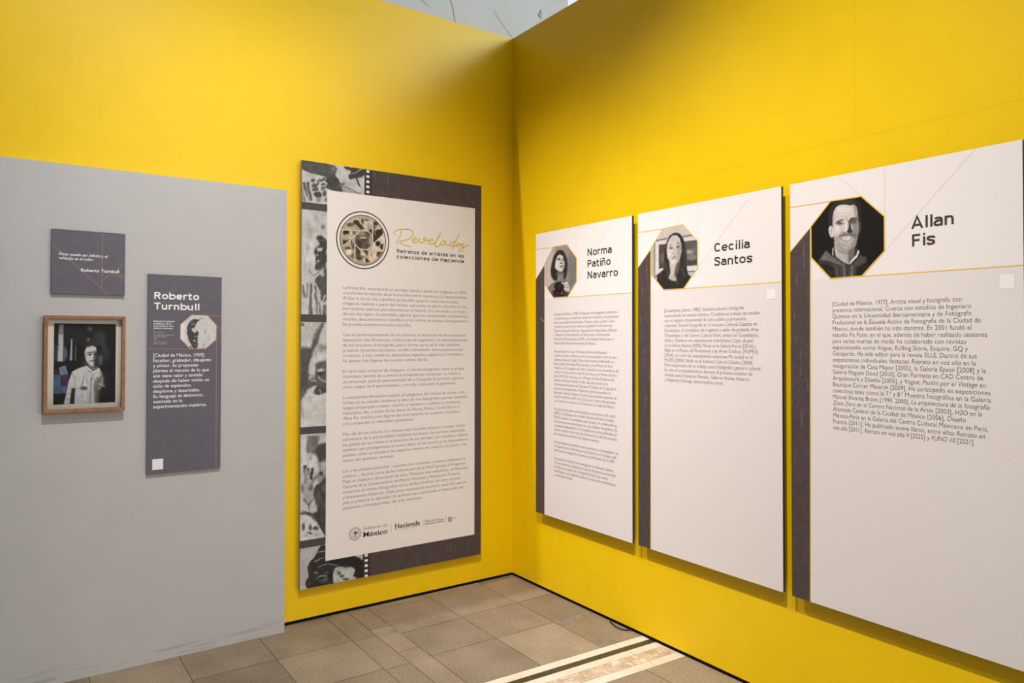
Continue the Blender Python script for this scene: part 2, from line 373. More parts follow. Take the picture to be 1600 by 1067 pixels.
  ('l',[225,218,205],22,1.0,[48,4362,20886,4380,19419]),
  ('l',[225,218,205],22,1.0,[49,5080,20049,4060,19071]),
  ('l',[225,218,205],22,1.0,[49,5108,19059,3600,19060]),
  ('l',[225,218,205],22,1.0,[48,4315,18312,3250,19341]),
  ('l',[225,218,205],22,1.0,[47,3244,18324,3241,19759]),
  ('l',[225,218,205],22,1.0,[46,2474,19121,3588,20116]),
  ('l',[225,218,205],22,1.0,[46,2432,20115,4063,20142]),
 ]),
 'F1': (196, [
  ('p',82,58,1.0,[-34,23802,1994,23705,2043,23273,2066,23071,1626,23022,1198,23043,714,23079,265,23210,-1,23337]),
  ('e',140,240,0.6,[1902,23547,155,21,1,-175]),
  ('l',120,46,0.4,[23,711,23619,1501,23523]),
  ('e',178,244,1.0,[2563,22781,284,35,1,-206]),
  ('p',88,46,1.0,[62,22534,447,22615,647,21602,468,21525,123,22257]),
  ('l',185,34,1.0,[52,240,22556,361,22056,528,21503]),
  ('p',150,46,1.0,[4,22356,123,22200,305,21451,10,21448]),
  ('l',120,30,0.8,[23,418,22520,617,21656]),
  ('e',92,46,1.0,[671,22709,144,18,1,-103]),
  ('e',92,48,1.0,[1153,22806,146,18,1,-110]),
  ('e',92,48,1.0,[777,22449,165,20,1,-129]),
  ('e',92,48,1.0,[957,22629,72,9,1,-121]),
  ('e',92,48,1.0,[824,22225,166,19,1,-126]),
  ('e',92,48,1.0,[1276,22567,152,18,0,-87]),
  ('e',92,48,1.0,[1293,22337,122,14,1,-127]),
  ('e',92,48,1.0,[1386,22059,110,12,1,-151]),
  ('e',185,42,1.0,[1168,22886,73,9,0,-46]),
  ('e',165,42,1.0,[1262,22507,73,9,0,-46]),
  ('e',140,42,0.8,[1293,22308,61,7,0,-64]),
  ('e',74,60,1.0,[991,21942,248,28,1,-161]),
  ('e',145,70,1.0,[1023,21686,151,16,1,-127]),
  ('e',110,60,1.0,[1449,21747,61,7,1,-116]),
  ('p',68,54,1.0,[1320,22972,2097,23081,2343,22637,2446,22267,1939,22311,1446,22378,1521,22654,1321,22818]),
  ('e',185,30,1.0,[1443,22891,67,8,0,-41]),
  ('l',120,30,0.7,[18,1596,22896,2031,22658]),
  ('l',130,24,0.7,[15,1506,22449,2218,22505]),
  ('l',110,24,0.6,[15,1751,22828,1907,22584]),
  ('e',190,24,0.7,[2249,22626,44,5,0,-59]),
  ('l',190,24,0.6,[12,2312,22516,2345,22285]),
  ('e',85,86,1.0,[2468,22755,94,11,0,-65]),
  ('p',66,54,1.0,[2621,23755,3842,23745,3844,23446,3519,23240,2910,23054,2830,23192,2972,23393,2971,23571,2691,23587]),
  ('l',188,36,1.0,[43,3068,23400,3389,23536,3631,23762]),
  ('p',58,30,1.0,[3255,23162,3391,23149,3626,22671,3490,22715]),
  ('p',150,86,0.6,[2437,22648,3621,22312,2882,22229,2408,22292]),
  ('l',105,48,1.0,[43,2406,22644,3009,22480,3589,22279]),
  ('l',90,36,0.7,[28,3073,22428,3621,22268]),
  ('l',150,24,1.0,[19,3603,22669,3654,22286]),
  ('l',185,24,0.7,[18,2564,22546,2818,22310]),
  ('l',150,24,0.6,[15,2783,22955,2753,22686]),
 ]),
 'F2': (195, [
  ('e',172,296,1.0,[457,19989,214,19,2,-363]),
  ('e',110,150,1.0,[1285,20152,97,8,1,-110]),
  ('l',165,100,1.0,[50,769,20745,1253,20180]),
  ('e',178,196,0.7,[206,19907,125,11,1,-181]),
  ('l',165,62,1.0,[37,208,19425,1353,19638]),
  ('e',212,372,1.0,[560,18424,291,19,4,-665]),
  ('e',160,172,1.0,[400,18866,88,6,1,-241]),
  ('e',176,222,1.0,[532,17787,164,9,1,-242]),
  ('e',172,172,0.7,[217,17920,88,5,2,-301]),
  ('p',68,74,1.0,[891,19552,1172,19635,1431,19460,1524,19099,1504,17995,1247,17723,914,17705,817,17955,884,18445,812,18804,1065,19249]),
  ('l',190,36,1.0,[37,333,19507,903,19565]),
  ('e',120,100,0.5,[1193,19381,103,8,0,-49]),
  ('p',196,62,1.0,[939,18959,1304,19034,1228,18772,1010,18745]),
  ('e',175,50,1.0,[986,18524,70,5,0,-43]),
  ('e',170,62,1.0,[1039,18199,96,6,0,-61]),
  ('e',160,50,1.0,[912,18082,51,3,0,-36]),
  ('p',200,62,1.0,[470,17621,852,17338,1330,17911,1273,17603,841,17076]),
  ('l',76,38,1.0,[37,458,17632,820,17336,1311,17812]),
  ('p',80,88,1.0,[885,17169,1332,17606,1556,17906,1566,16221,1373,15879,1192,16136,1080,16631]),
  ('e',188,100,1.0,[1274,17493,129,7,1,-110]),
  ('l',96,86,1.0,[86,130,16743,228,16176]),
  ('l',96,86,1.0,[74,349,16873,385,16121]),
  ('l',92,98,1.0,[161,601,16853,579,15252]),
  ('l',92,100,1.0,[112,843,16773,976,15776]),
  ('l',90,126,1.0,[163,1407,15666,1377,15226]),
  ('l',206,50,1.0,[56,728,16859,737,15213]),
  ('l',202,62,1.0,[86,476,16697,409,15248]),
  ('l',100,74,1.0,[62,1116,15902,1120,15233]),
  ('l',195,76,1.0,[88,1145,16512,1084,15901]),
  ('l',196,76,1.0,[75,1436,16278,1341,15909]),
  ('l',110,74,0.8,[75,925,15653,941,15229]),
 ]),
 'F3': (195, [
  ('p',84,116,1.0,[6,13209,202,13346,586,13382,862,14192,1277,14792,1373,14794,1033,13713,735,13000,591,12569,527,12062,477,11556,709,11676,1148,11267,480,11036,218,10730,22,10562]),
  ('p',150,104,0.6,[796,14096,1062,14546,1231,14676,997,14161,732,13586]),
  ('p',204,104,1.0,[592,12315,804,12744,1274,12994,1614,13068,1617,12553,1074,12497,809,11801,575,11921]),
  ('e',140,184,1.0,[1204,13328,149,-1,1,-218]),
  ('e',110,158,0.7,[1442,13327,123,-1,1,-129]),
  ('e',160,130,0.8,[902,13138,81,-1,1,-255]),
  ('p',92,104,1.0,[1007,12434,1583,12566,1591,11104,1151,10756,946,11351,810,11673,908,12053]),
  ('e',190,92,1.0,[1198,12072,176,-4,0,-70]),
  ('l',180,78,1.0,[79,1112,11665,1337,11498,1569,11395]),
  ('e',60,92,1.0,[1213,11854,203,-5,1,-90]),
  ('e',170,104,1.0,[811,11482,161,-5,0,-51]),
  ('e',130,104,1.0,[676,11772,93,-2,0,-64]),
  ('l',150,64,1.0,[39,577,11489,945,11414]),
  ('p',72,78,1.0,[1001,11157,1570,11086,1572,10764,1118,10655,767,10898,980,11145]),
  ('l',165,66,1.0,[66,1150,11024,1232,10765]),
  ('p',206,78,1.0,[167,10524,448,10847,933,11160,815,10833,1118,10655,1586,10738,1596,8822,84,8891]),
  ('l',150,102,1.0,[64,122,10305,133,9549]),
  ('e',110,104,1.0,[165,10808,66,-3,1,-164]),
  ('l',170,80,0.6,[40,1458,10499,1426,10116]),
  ('e',80,78,1.0,[116,14611,79,1,1,-89]),
 ]),
 'F4': (198, [
  ('p',118,104,1.0,[377,8362,1083,8437,1115,7510,834,7382,402,7432]),
  ('p',212,78,1.0,[89,8194,378,8185,386,6752,98,6685]),
  ('p',74,104,1.0,[934,7576,1167,7888,1601,7969,1606,7071,1173,6918,1003,7125]),
  ('p',214,130,1.0,[435,7429,768,7400,1038,6880,1109,6332,706,6582,472,6731]),
  ('e',150,130,0.6,[622,7235,93,-8,1,-139]),
  ('p',150,132,1.0,[1106,6874,1606,7096,1614,5640,1180,5707,1043,5976]),
  ('e',185,118,1.0,[1343,6660,163,-16,1,-217]),
  ('l',95,78,1.0,[52,1177,6230,1598,6058]),
  ('e',200,106,1.0,[1512,6836,95,-9,1,-128]),
  ('p',64,118,1.0,[845,5534,1179,5720,1613,5788,1632,2341,1413,2681,1003,3631,588,4003,257,4173,1054,4195,813,5253]),
  ('e',100,184,0.6,[1116,4963,162,-19,2,-382]),
  ('e',120,132,0.5,[1452,5434,136,-15,1,-192]),
  ('e',95,132,0.5,[1423,4543,136,-17,1,-192]),
  ('p',168,102,1.0,[213,5951,576,5975,792,5508,795,5001,552,4462,253,4802,198,5311]),
  ('l',140,64,1.0,[129,281,6730,378,5870]),
  ('l',150,64,1.0,[116,480,6616,431,5990]),
  ('l',66,64,1.0,[169,726,6580,722,6054]),
  ('l',132,78,1.0,[158,1230,6275,776,5890,546,5473]),
  ('e',58,78,1.0,[1244,6287,108,-11,1,-102]),
  ('l',70,38,1.0,[32,228,6767,257,6324]),
  ('l',70,38,1.0,[32,539,6642,542,6231]),
  ('e',90,104,0.7,[645,5525,80,-9,1,-165]),
  ('e',62,78,1.0,[281,6749,79,-8,0,-63]),
  ('e',62,78,1.0,[473,6630,66,-6,0,-51]),
  ('e',120,128,1.0,[150,5581,92,-10,1,-251]),
  ('l',52,38,1.0,[45,252,4928,518,4580,862,4917]),
  ('l',60,38,1.0,[39,531,4579,573,4302]),
  ('p',205,64,1.0,[599,4362,850,4614,1000,4183]),
  ('p',90,76,1.0,[138,4327,587,4174,323,4051]),
  ('p',210,64,1.0,[114,4017,522,3993,1003,3567,1275,3084,1413,2643,122,2637]),
  ('e',85,78,1.0,[229,3424,99,-14,1,-188]),
  ('e',85,78,1.0,[645,3339,93,-13,1,-164]),
  ('e',85,78,1.0,[958,3256,174,-25,1,-102]),
  ('e',85,78,1.0,[626,3039,120,-18,0,-63]),
  ('l',74,76,1.0,[103,113,4174,601,4077]),
  ('e',150,90,0.5,[396,2909,172,-26,0,-63]),
  ('e',160,104,0.6,[960,2920,80,-12,1,-101]),
 ]),
 'F5': (184, [
  ('p',50,40,1.0,[1044,1954,1179,2109,1541,2246,3417,1309,3746,1020,3836,1123,3906,-38,3487,21,3224,226,3331,505,3108,719,2535,789,2379,874,2107,777,2046,615,2120,13,1372,-63,505,-12,379,404,537,600,510,1111,639,1456,822,1623]),
  ('p',34,82,0.8,[1364,1419,3225,1311,3804,951,3841,3,3390,319,3324,623,2911,898,2285,1034,1668,1253]),
  ('l',165,36,1.0,[38,1036,1865,1210,1899,1497,1899]),
  ('l',165,34,1.0,[38,912,1443,1152,1483,1423,1586]),
  ('l',160,36,1.0,[32,1094,1075,1365,1134,1730,1143,2269,956]),
  ('p',192,42,1.0,[2045,730,2354,849,3101,714,3325,506,3205,229,3391,26,2120,-2]),
  ('e',95,60,1.0,[2380,527,143,-25,1,-98]),
  ('e',86,72,1.0,[2537,326,137,-25,1,-98]),
  ('e',84,72,1.0,[2789,112,189,-34,0,-64]),
  ('e',120,84,0.6,[2225,670,93,-16,0,-58]),
  ('l',80,36,1.0,[27,2286,832,2442,718]),
  ('l',70,42,1.0,[36,2597,807,3038,702]),
  ('l',150,52,1.0,[52,1023,442,1218,548,1642,529]),
  ('e',135,94,1.0,[976,762,120,-21,0,-68]),
  ('e',190,46,1.0,[1278,518,79,-14,0,-28]),
  ('e',120,106,0.6,[1551,360,183,-33,1,-114]),
  ('e',110,94,0.5,[1310,262,181,-33,0,-85]),
  ('e',120,70,0.6,[1641,687,92,-16,0,-57]),
  ('e',34,58,0.8,[1369,393,151,-27,0,-40]),
  ('e',90,70,0.5,[676,1083,36,-6,1,-169]),
  ('e',95,70,0.5,[622,247,89,-16,0,-85]),
  ('e',30,84,0.8,[1887,414,123,-22,1,-258]),
  ('p',182,36,1.0,[3449,1333,3867,1359,3868,1058,3746,1014,3616,1203]),
 ]),
}
OCTAGONS = {'A':[1770,16504,2991,16490,3849,15579,3846,14262,2993,13362,1750,13351,928,14292,928,15575],'C':[1680,16482,2941,16548,3842,15624,3837,14320,2991,13358,1743,13373,925,14209,907,15602],'N':[1677,16517,2944,16522,3788,15626,3777,14254,2991,13383,1713,13389,874,14280,863,15550],'R':[2023,7796,2796,7792,3256,7283,3242,6551,2734,6097,1963,6101,1498,6593,1498,7304]}
LINES = {
 'allan': [
  ('[Ciudad de México, 1977]. Artista visual y fotógrafo con', 0.1814, 1.2224, 0.4594),
  ('presencia internacional. Cuenta con estudios de Ingeniero', 0.1814, 1.1975, 0.4887),
  ('Químico en la Universidad Iberoamericana y de Fotógrafo', 0.1814, 1.1726, 0.4885),
  ('Profesional en la Escuela Activa de Fotografía de la Ciudad de', 0.1814, 1.1477, 0.5163),
  ('México, donde también ha sido docente. En 2001 fundó el', 0.1814, 1.1228, 0.4881),
  ('estudio Fis Foto, en el que, además de haber realizado sesiones', 0.1814, 1.0979, 0.5344),
  ('para varias marcas de moda, ha colaborado con revistas', 0.1814, 1.073, 0.472),
  ('especializadas como Vogue, Rolling Stone, Esquire, GQ y', 0.1814, 1.0481, 0.4767),
  ('Gatopardo. Ha sido editor para la revista ELLE. Dentro de sus', 0.1814, 1.0233, 0.5032),
  ('exposiciones individuales destacan *Retrato en voz alta* en la', 0.1814, 0.9984, 0.5006),
  ('inauguración de Casa Mayor [2005], la Galería Epson [2008] y la', 0.1814, 0.9735, 0.53),
  ('Galería Maguen David [2010]; *Gran Formato* en CAD Centro de', 0.1814, 0.9486, 0.5213),
  ('Arquitectura y Diseño [2006], y *Vogue, Pasión por el Vintage* en', 0.1814, 0.9237, 0.5296),
  ('Boutique Cartier Masaryk [2009]. Ha participado en exposiciones', 0.1815, 0.8988, 0.5426),
  ('colectivas tales como la 7.ª y 8.ª Muestra fotográfica en la Galería', 0.1815, 0.8739, 0.5433),
  ('Manuel Álvarez Bravo [1999, 2000], *La arquitectura de la fotografía:*', 0.1815, 0.849, 0.5431),
  ('*Zone Zero* en el Centro Nacional de la Artes [2003], *H2O* en la', 0.1815, 0.8241, 0.5178),
  ('Alameda Central de la Ciudad de México [2006], *Diseño*', 0.1815, 0.7992, 0.4682),
  ('*México-París* en la Galería del Centro Cultural Mexicano en París,', 0.1815, 0.7743, 0.5344),
  ('Francia [2011]. Ha publicado nueve libros, entre ellos *Retrato en*', 0.1815, 0.7494, 0.5257),
  ('*voz alta* [2011], *Retrato en voz alta II* [2025] y *FUNO 10* [2021].', 0.1815, 0.7245, 0.4944),
 ],
 'ceci': [
  ('[Guadalajara, Jalisco, 1982]. Gestora cultural y fotógrafa', 0.1791, 1.2224, 0.4576),
  ('especializada en retrato artístico. Combina su trabajo de estudio', 0.1791, 1.1974, 0.5384),
  ('con el registro documental de obra pública y proyectos', 0.1791, 1.1725, 0.4697),
  ('culturales. Estudió fotografía en el Instituto Cultural Cabañas en', 0.1792, 1.1475, 0.5243),
  ('Guadalajara. Es fundadora de la galería y taller de grabado Arte', 0.1792, 1.1226, 0.5313),
  ('Chapultepec y del Centro Cultural Exim, ambos en Guadalajara,', 0.1792, 1.0976, 0.5307),
  ('Jalisco. Destacan sus exposiciones individuales *Copo de piel*', 0.1792, 1.0727, 0.5057),
  ('en la Galería Ajolote [2005], *Flores* en la Galería Forum [2016] y', 0.1792, 1.0477, 0.519),
  ('*Efigie* en el Museo del Periodismo y las Artes Gráficas [MUPEG]', 0.1792, 1.0228, 0.527),
  ('[2024], así como las exposiciones colectivas Mi ciudad en el', 0.1792, 0.9978, 0.5028),
  ('MUPEG [2004], *Ninfas* en el Instituto Cultural Cabañas [2004].', 0.1792, 0.9729, 0.5037),
  ('Parte importante de su trabajo como fotógrafa y gestora cultural', 0.1792, 0.9479, 0.5408),
  ('ha sido el acompañamiento durante el proceso creativo de', 0.1792, 0.923, 0.4986),
  ('artistas como Francisco Morales, Gilberto Aceves Navarro', 0.1793, 0.898, 0.4839),
  ('y Alejandro Colunga, entre muchos otros.', 0.1793, 0.8731, 0.3464),
 ],
 'norma': [
  ('[Ciudad de México, 1958]. Fotógrafa e investigadora académica,', 0.1767, 1.2295, 0.5318),
  ('reconocida por su trabajo de retrato de creadores, sus proyectos', 0.1768, 1.2045, 0.5386),
  ('en la comunidad de Huamelula, Oaxaca, y por su labor como', 0.1768, 1.1795, 0.5101),
  ('activista en contra de la violencia de género. Es Doctora en', 0.1769, 1.1546, 0.4891),
  ('Diseño y Estudios Urbanos, Especialista en Identidades Urbanas', 0.1769, 1.1296, 0.5253),
  ('y Maestra en Historiografía de México por la Universidad', 0.177, 1.1046, 0.4709),
  ('Autónoma Metropolitana [UAM], y Diseñadora Gráfica por la', 0.177, 1.0796, 0.4997),
  ('Universidad Nacional Autónoma de México.', 0.1771, 1.0546, 0.3622),
  ('Ha participado en más 130 exposiciones individuales y', 0.1772, 1.0046, 0.4508),
  ('colectivas tanto en México como en otros países, entre las que', 0.1772, 0.9796, 0.5232),
  ('destacan Después Claude Cahun, Autorretrato al femminile, en', 0.1773, 0.9546, 0.5031),
  ('Roma, Italia; Diversidad Metropolitana, en el Museo de Arte', 0.1773, 0.9296, 0.4914),
  ('Moderno de Cartagena de Indias, Colombia; Las costumbres del', 0.1774, 0.9046, 0.5375),
  ('rostro, en Casa Lamm; La piel de las horas, en el Museo de Arte', 0.1774, 0.8796, 0.5228),
  ('de la SHCP; Sin consuelo, en el Museo de Arte Moderno del', 0.1774, 0.8546, 0.5012),
  ('Estado de México; Desde la India, ellas nos miran, en la', 0.1775, 0.8296, 0.4557),
  ('Universidad Autónoma de Tlaxcala; El Tiempo, en la Casa de la', 0.1775, 0.8046, 0.5187),
  ('Cultura de Azcapotzalco; Mujhemec [r]evolucionando, en', 0.1776, 0.7797, 0.4776),
  ('Barcelona, España; Mujeres. Historias que también importan de', 0.1776, 0.7547, 0.5224),
  ('la Red FotoMéxico 2019, en la Casa de la Cultura Azcapotzalco;', 0.1777, 0.7297, 0.52),
  ('y La manía de curación, en el Zócalo de la Ciudad de México.', 0.1777, 0.7047, 0.5099),
  ('Es autora de los libros de fotografía Las costumbres del rostro', 0.1778, 0.6547, 0.5125),
  ('[2007] y de Diálogos de la mirada. Retratos de Norma Patiño', 0.1779, 0.6297, 0.5002),
  ('[2015]; además, ha coordinado otros títulos y ha colaborado en', 0.1779, 0.6047, 0.5229),
  ('una treintena de publicaciones con sus trabajos fotográficos. Es', 0.178, 0.5797, 0.526),
  ('creadora independiente. Sus imágenes han sido publicadas en', 0.178, 0.5547, 0.5243),
  ('diarios, revistas y libros de arte y literatura. Su obra forma parte', 0.178, 0.5297, 0.5226),
  ('de colecciones privadas y de algunos museos.', 0.1781, 0.5047, 0.3865),
  ('Se desempeña actualmente como profesora e investigadora en', 0.1782, 0.4547, 0.532),
  ('el Departamento de Evaluación del Diseño en el Tiempo y jefa', 0.1782, 0.4297, 0.5198),
  ('del área de Investigación de Semiótica del Diseño en la UAM.', 0.1783, 0.4047, 0.505),
  ('Ha publicado artículos de investigación en diversos medios.', 0.1784, 0.3548, 0.4991),
  ('Como académica, desde hace más de 30 años ha promovido', 0.1784, 0.3298, 0.5129),
  ('la crítica y el análisis de la fotografía frente a las nuevas', 0.1785, 0.3048, 0.4535),
  ('tecnologías, y ha impartido talleres y numerosas conferencias', 0.1785, 0.2798, 0.5111),
  ('a nivel internacional.', 0.1786, 0.2548, 0.1656),
 ],
 'rob': [
  ('[Ciudad de México, 1959].', 0.0256, 0.5709, 0.2433),
  ('Escultor, grabador, dibujante', 0.0257, 0.5458, 0.2733),
  ('y pintor. Su propuesta', 0.0258, 0.5207, 0.2113),
  ('plantea el rescate de lo que', 0.026, 0.4956, 0.2631),
  ('aún tiene valor y sentido', 0.0261, 0.4705, 0.2333),
  ('después de haber vivido un', 0.0262, 0.4454, 0.2649),
  ('ciclo de esplendor,', 0.0264, 0.4203, 0.1805),
  ('desplome y descrédito.', 0.0265, 0.3952, 0.2208),
  ('Su lenguaje es abstracto,', 0.0266, 0.3701, 0.2353),
  ('centrado en la', 0.0268, 0.345, 0.1352),
  ('experimentación matérica.', 0.0269, 0.3199, 0.2524),
 ],
 'rob_small': [
  ('Roberto Turnbull en', 0.0258, 0.7418, 0.0963),
  ('la habana, de la', 0.0259, 0.7298, 0.0816),
  ('serie maestros de la', 0.026, 0.7188, 0.0928),
  ('plástica mexicana', 0.0261, 0.708, 0.0886),
 ],
 'rob_tiny': [
  ('Cecilia Santos', 0.0262, 0.6883, 0.0475),
  ('Fotografía digital impresa en', 0.0263, 0.6757, 0.0957),
  ('papel de algodón', 0.0264, 0.6665, 0.0629),
  ('2020', 0.0265, 0.6551, 0.0166),
  ('Colección Acervo', 0.0266, 0.6422, 0.0614),
  ('Patrimonial, SHCP', 0.0267, 0.6327, 0.0606),
 ],
 'quote': [
  ('Pintar puede ser infinito y el', 0.0296, 0.1768, 0.2012),
  ('vehículo es el color.', 0.0298, 0.158, 0.1416),
 ],
 'quote_name': [
  ('Roberto Turnbull', 0.12, 0.106, 0.1602),
 ],
 'main': [
  ('La fotografía, considerada un prodigio técnico desde sus orígenes en 1839,', 0.2522, 1.6703, 0.8481),
  ('transformó la relación de la humanidad con la memoria y la representación.', 0.2524, 1.6402, 0.8542),
  ('Al fijar la luz en una superficie perdurable, generó, como nunca antes,', 0.2525, 1.6102, 0.7865),
  ('imágenes realistas a partir del tiempo capturado, lo que la convirtió en una', 0.2527, 1.5801, 0.8503),
  ('herramienta esencial para documentar la historia. De ese modo, a lo largo', 0.2529, 1.5501, 0.8379),
  ('de casi dos siglos, ha permitido registrar guerras, revoluciones, movimientos', 0.253, 1.52, 0.8564),
  ('sociales, descubrimientos científicos y los rostros de quienes protagonizaron', 0.2532, 1.49, 0.8563),
  ('las grandes transformaciones culturales.', 0.2533, 1.4599, 0.4461),
  ('Con el perfeccionamiento de sus técnicas, la reducción de los tiempos de', 0.2536, 1.3998, 0.8399),
  ('exposición [de 30 minutos a fracciones de segundos] y la democratización', 0.2538, 1.3698, 0.8498),
  ('de sus procesos, la fotografía pasó a formar parte de la vida cotidiana:', 0.2539, 1.3397, 0.7968),
  ('preserva recuerdos familiares, certifica identidades, ilustra publicaciones', 0.2541, 1.3097, 0.8188),
  ('y noticias, y hoy, mediante dispositivos digitales, registra con inmediatez', 0.2543, 1.2796, 0.8211),
  ('los gestos más fugaces de nuestras rutinas diarias.', 0.2544, 1.2496, 0.5628),
  ('En este vasto universo de imágenes, el retrato fotográfico tiene su propia', 0.2547, 1.1895, 0.8307),
  ('naturaleza: heredó de la pintura la búsqueda por perpetuar un rostro o', 0.2549, 1.1594, 0.8024),
  ('un personaje, pero la espontaneidad de la fotografía le permitió capturar', 0.255, 1.1294, 0.8269),
  ('otros rasgos de la personalidad y, con ello, trascender la apariencia.', 0.2552, 1.0993, 0.767),
  ('La exposición *Revelados* explora el subgénero del retrato de artista y del', 0.2555, 1.0392, 0.8303),
  ('artista en su estudio mediante la obra de tres fotógrafos que han dedicado', 0.2557, 1.0092, 0.8512),
  ('largas temporadas a visitar, convivir y retratar a creadoras y creadores', 0.2558, 0.9791, 0.7995),
  ('mexicanos. Así, a través de las lentes de Norma Patiño, Cecilia Santos y', 0.256, 0.9491, 0.7909),
  ('Allan Fis, treinta y dos figuras del arte nacional se muestran al público', 0.2561, 0.9191, 0.7908),
  ('y le comparten su identidad y presencia.', 0.2563, 0.889, 0.4576),
  ('Más allá de los rostros, los retratos aquí reunidos alcanzan a revelar sutiles', 0.2566, 0.8289, 0.8322),
  ('elementos de la personalidad mediante sus poses, las sonrisas esbozadas,', 0.2567, 0.7989, 0.8383),
  ('los gestos de sus manos o la dirección de sus miradas. Los estudios y talleres', 0.2569, 0.7688, 0.8543),
  ('también son protagonistas en estas obras, en las que las y los espectadores', 0.257, 0.7388, 0.8567),
  ('pueden echar un vistazo a los espacios íntimos de creación, así como a las', 0.2572, 0.7087, 0.8445),
  ('faenas del quehacer artístico.', 0.2574, 0.6787, 0.3273),
  ('Las y los artistas presentes —quienes son retratados y quienes sostienen la', 0.2577, 0.6186, 0.8311),
  ('cámara— forman parte de las colecciones de la SHCP gracias al Programa', 0.2578, 0.5885, 0.8354),
  ('Pago en Especie y donaciones de obra. Mediante esta exposición, la Dirección', 0.258, 0.5585, 0.8551),
  ('General de la Conservaduría de Palacio Nacional y Patrimonio Cultural', 0.2581, 0.5284, 0.7918),
  ('reconoce al retrato fotográfico en su doble condición de obra artística', 0.2583, 0.4984, 0.8003),
  ('y documento histórico. Cada pieza expuesta es memoria visual de nuestro', 0.2584, 0.4683, 0.8439),
  ('país y preserva la identidad de quienes han contribuido al desarrollo del', 0.2586, 0.4383, 0.8187),
  ('panorama contemporáneo del arte mexicano.', 0.2588, 0.4082, 0.5205),
 ],
 'sub': [
  ('Retratos de artistas en las', 0.5974, 1.9013, 0.483),
  ('colecciones de Hacienda', 0.5965, 1.8675, 0.484),
 ],
 'logo_serif': [
  ('México', 0.3861, 0.2328, 0.1563),
  ('Hacienda', 0.5926, 0.2523, 0.1711),
 ],
 'logo_light': [
  ('Gobierno de', 0.385, 0.2738, 0.1563),
  ('Hacienda', 0.7991, 0.2591, 0.1061),
 ],
 'logo_bold': [
  ('es', 0.9104, 0.2579, 0.022),
  ('Patrimonio Cultural', 0.7991, 0.2455, 0.1344),
 ],
 'logo_tiny': [
  ('Secretaría de Hacienda y Crédito Público', 0.5941, 0.241, 0.1711),
  ('Museo', 0.996, 0.2583, 0.0279),
  ('de Arte', 0.996, 0.2529, 0.0257),
 ],
}
TITLES = {'allan': [('Allan', 0.4817, 1.4971, 0.1378), ('Fis', 0.4812, 1.4318, 0.0771)], 'ceci': [('Cecilia', 0.4791, 1.4991, 0.1897), ('Santos', 0.4788, 1.4331, 0.2023)], 'norma': [('Norma', 0.4715, 1.5657, 0.1929), ('Patiño', 0.4714, 1.4997, 0.1834), ('Navarro', 0.4713, 1.4343, 0.2392)], 'rob': [('Roberto', 0.0277, 0.8545, 0.2107), ('Turnbull', 0.0281, 0.8028, 0.2107)]}
CAPS = {'allan': 0.0446, 'ceci': 0.0405, 'norma': 0.0424, 'rob': 0.0336, 'sub': 0.0226}
RULES = {'allan':([(0.0035,[-2,16515,1743,16498]),(0.0035,[944,15585,-13,14602]),(0.0035,[1768,13354,8199,13336]),(0.004,[917,15556,806,-1581])],[(0.002,[3000,16483,2101,17462]),(0.002,[3851,15563,3865,17498]),(0.002,[3842,14262,6893,17510]),(0.002,[1269,13828,4374,10683,7915,6717])]),'ceci':([(0.0035,[-16,16526,1639,16481]),(0.0035,[917,15565,11,14650]),(0.0035,[1740,13371,8201,13343]),(0.004,[886,15539,849,-135])],[(0.002,[2938,16528,2084,17477]),(0.002,[3839,15670,3846,17404]),(0.002,[3834,14341,6653,17266]),(0.002,[1261,13656,2644,12418,5774,9034,7237,7578])]),'norma':([(0.0035,[-34,16534,1736,16479]),(0.0035,[891,15521,-2,14642]),(0.0035,[1764,13370,8106,13355]),(0.004,[861,15492,867,-352])],[(0.002,[2931,16516,2078,17456]),(0.002,[3764,15642,3765,17421]),(0.002,[3763,14248,6686,17456]),(0.002,[444,12182,7067,7538,8155,6555])]),'rob':([(0.003,[2013,7787,3495,7783]),(0.003,[2800,7803,3261,7292,3500,7024]),(0.003,[3261,7312,3270,-9]),(0.003,[10,6110,2710,6068])],[(0.0016,[3485,9159,2488,8237]),(0.0016,[6,8042,1208,6875]),(0.0016,[1495,9731,1511,7777])]),'quote':([(0.0022,[-2,2290,2358,-4]),(0.0022,[2079,2952,2070,253]),(0.0022,[3072,1590,2698,1203]),(0.0022,[2066,676,2372,941,3078,951]),(0.0022,[2803,944,3075,673])],[])}
BANDS = {'allan': [-13, 14602, 882, 15515, 779, -1591, -107, -1909], 'ceci': [11, 14650, 863, 15500, 817, -730, -28, -956], 'norma': [-2, 14642, 832, 15431, 838, -1428, 9, -1624]}
STICKERS = {'allan': [0.7538, 1.3072, 0.7953, 1.2584], 'ceci': [0.7515, 1.3052, 0.7934, 1.263], 'rob': [0.0258, 0.0722, 0.0754, 0.02]}
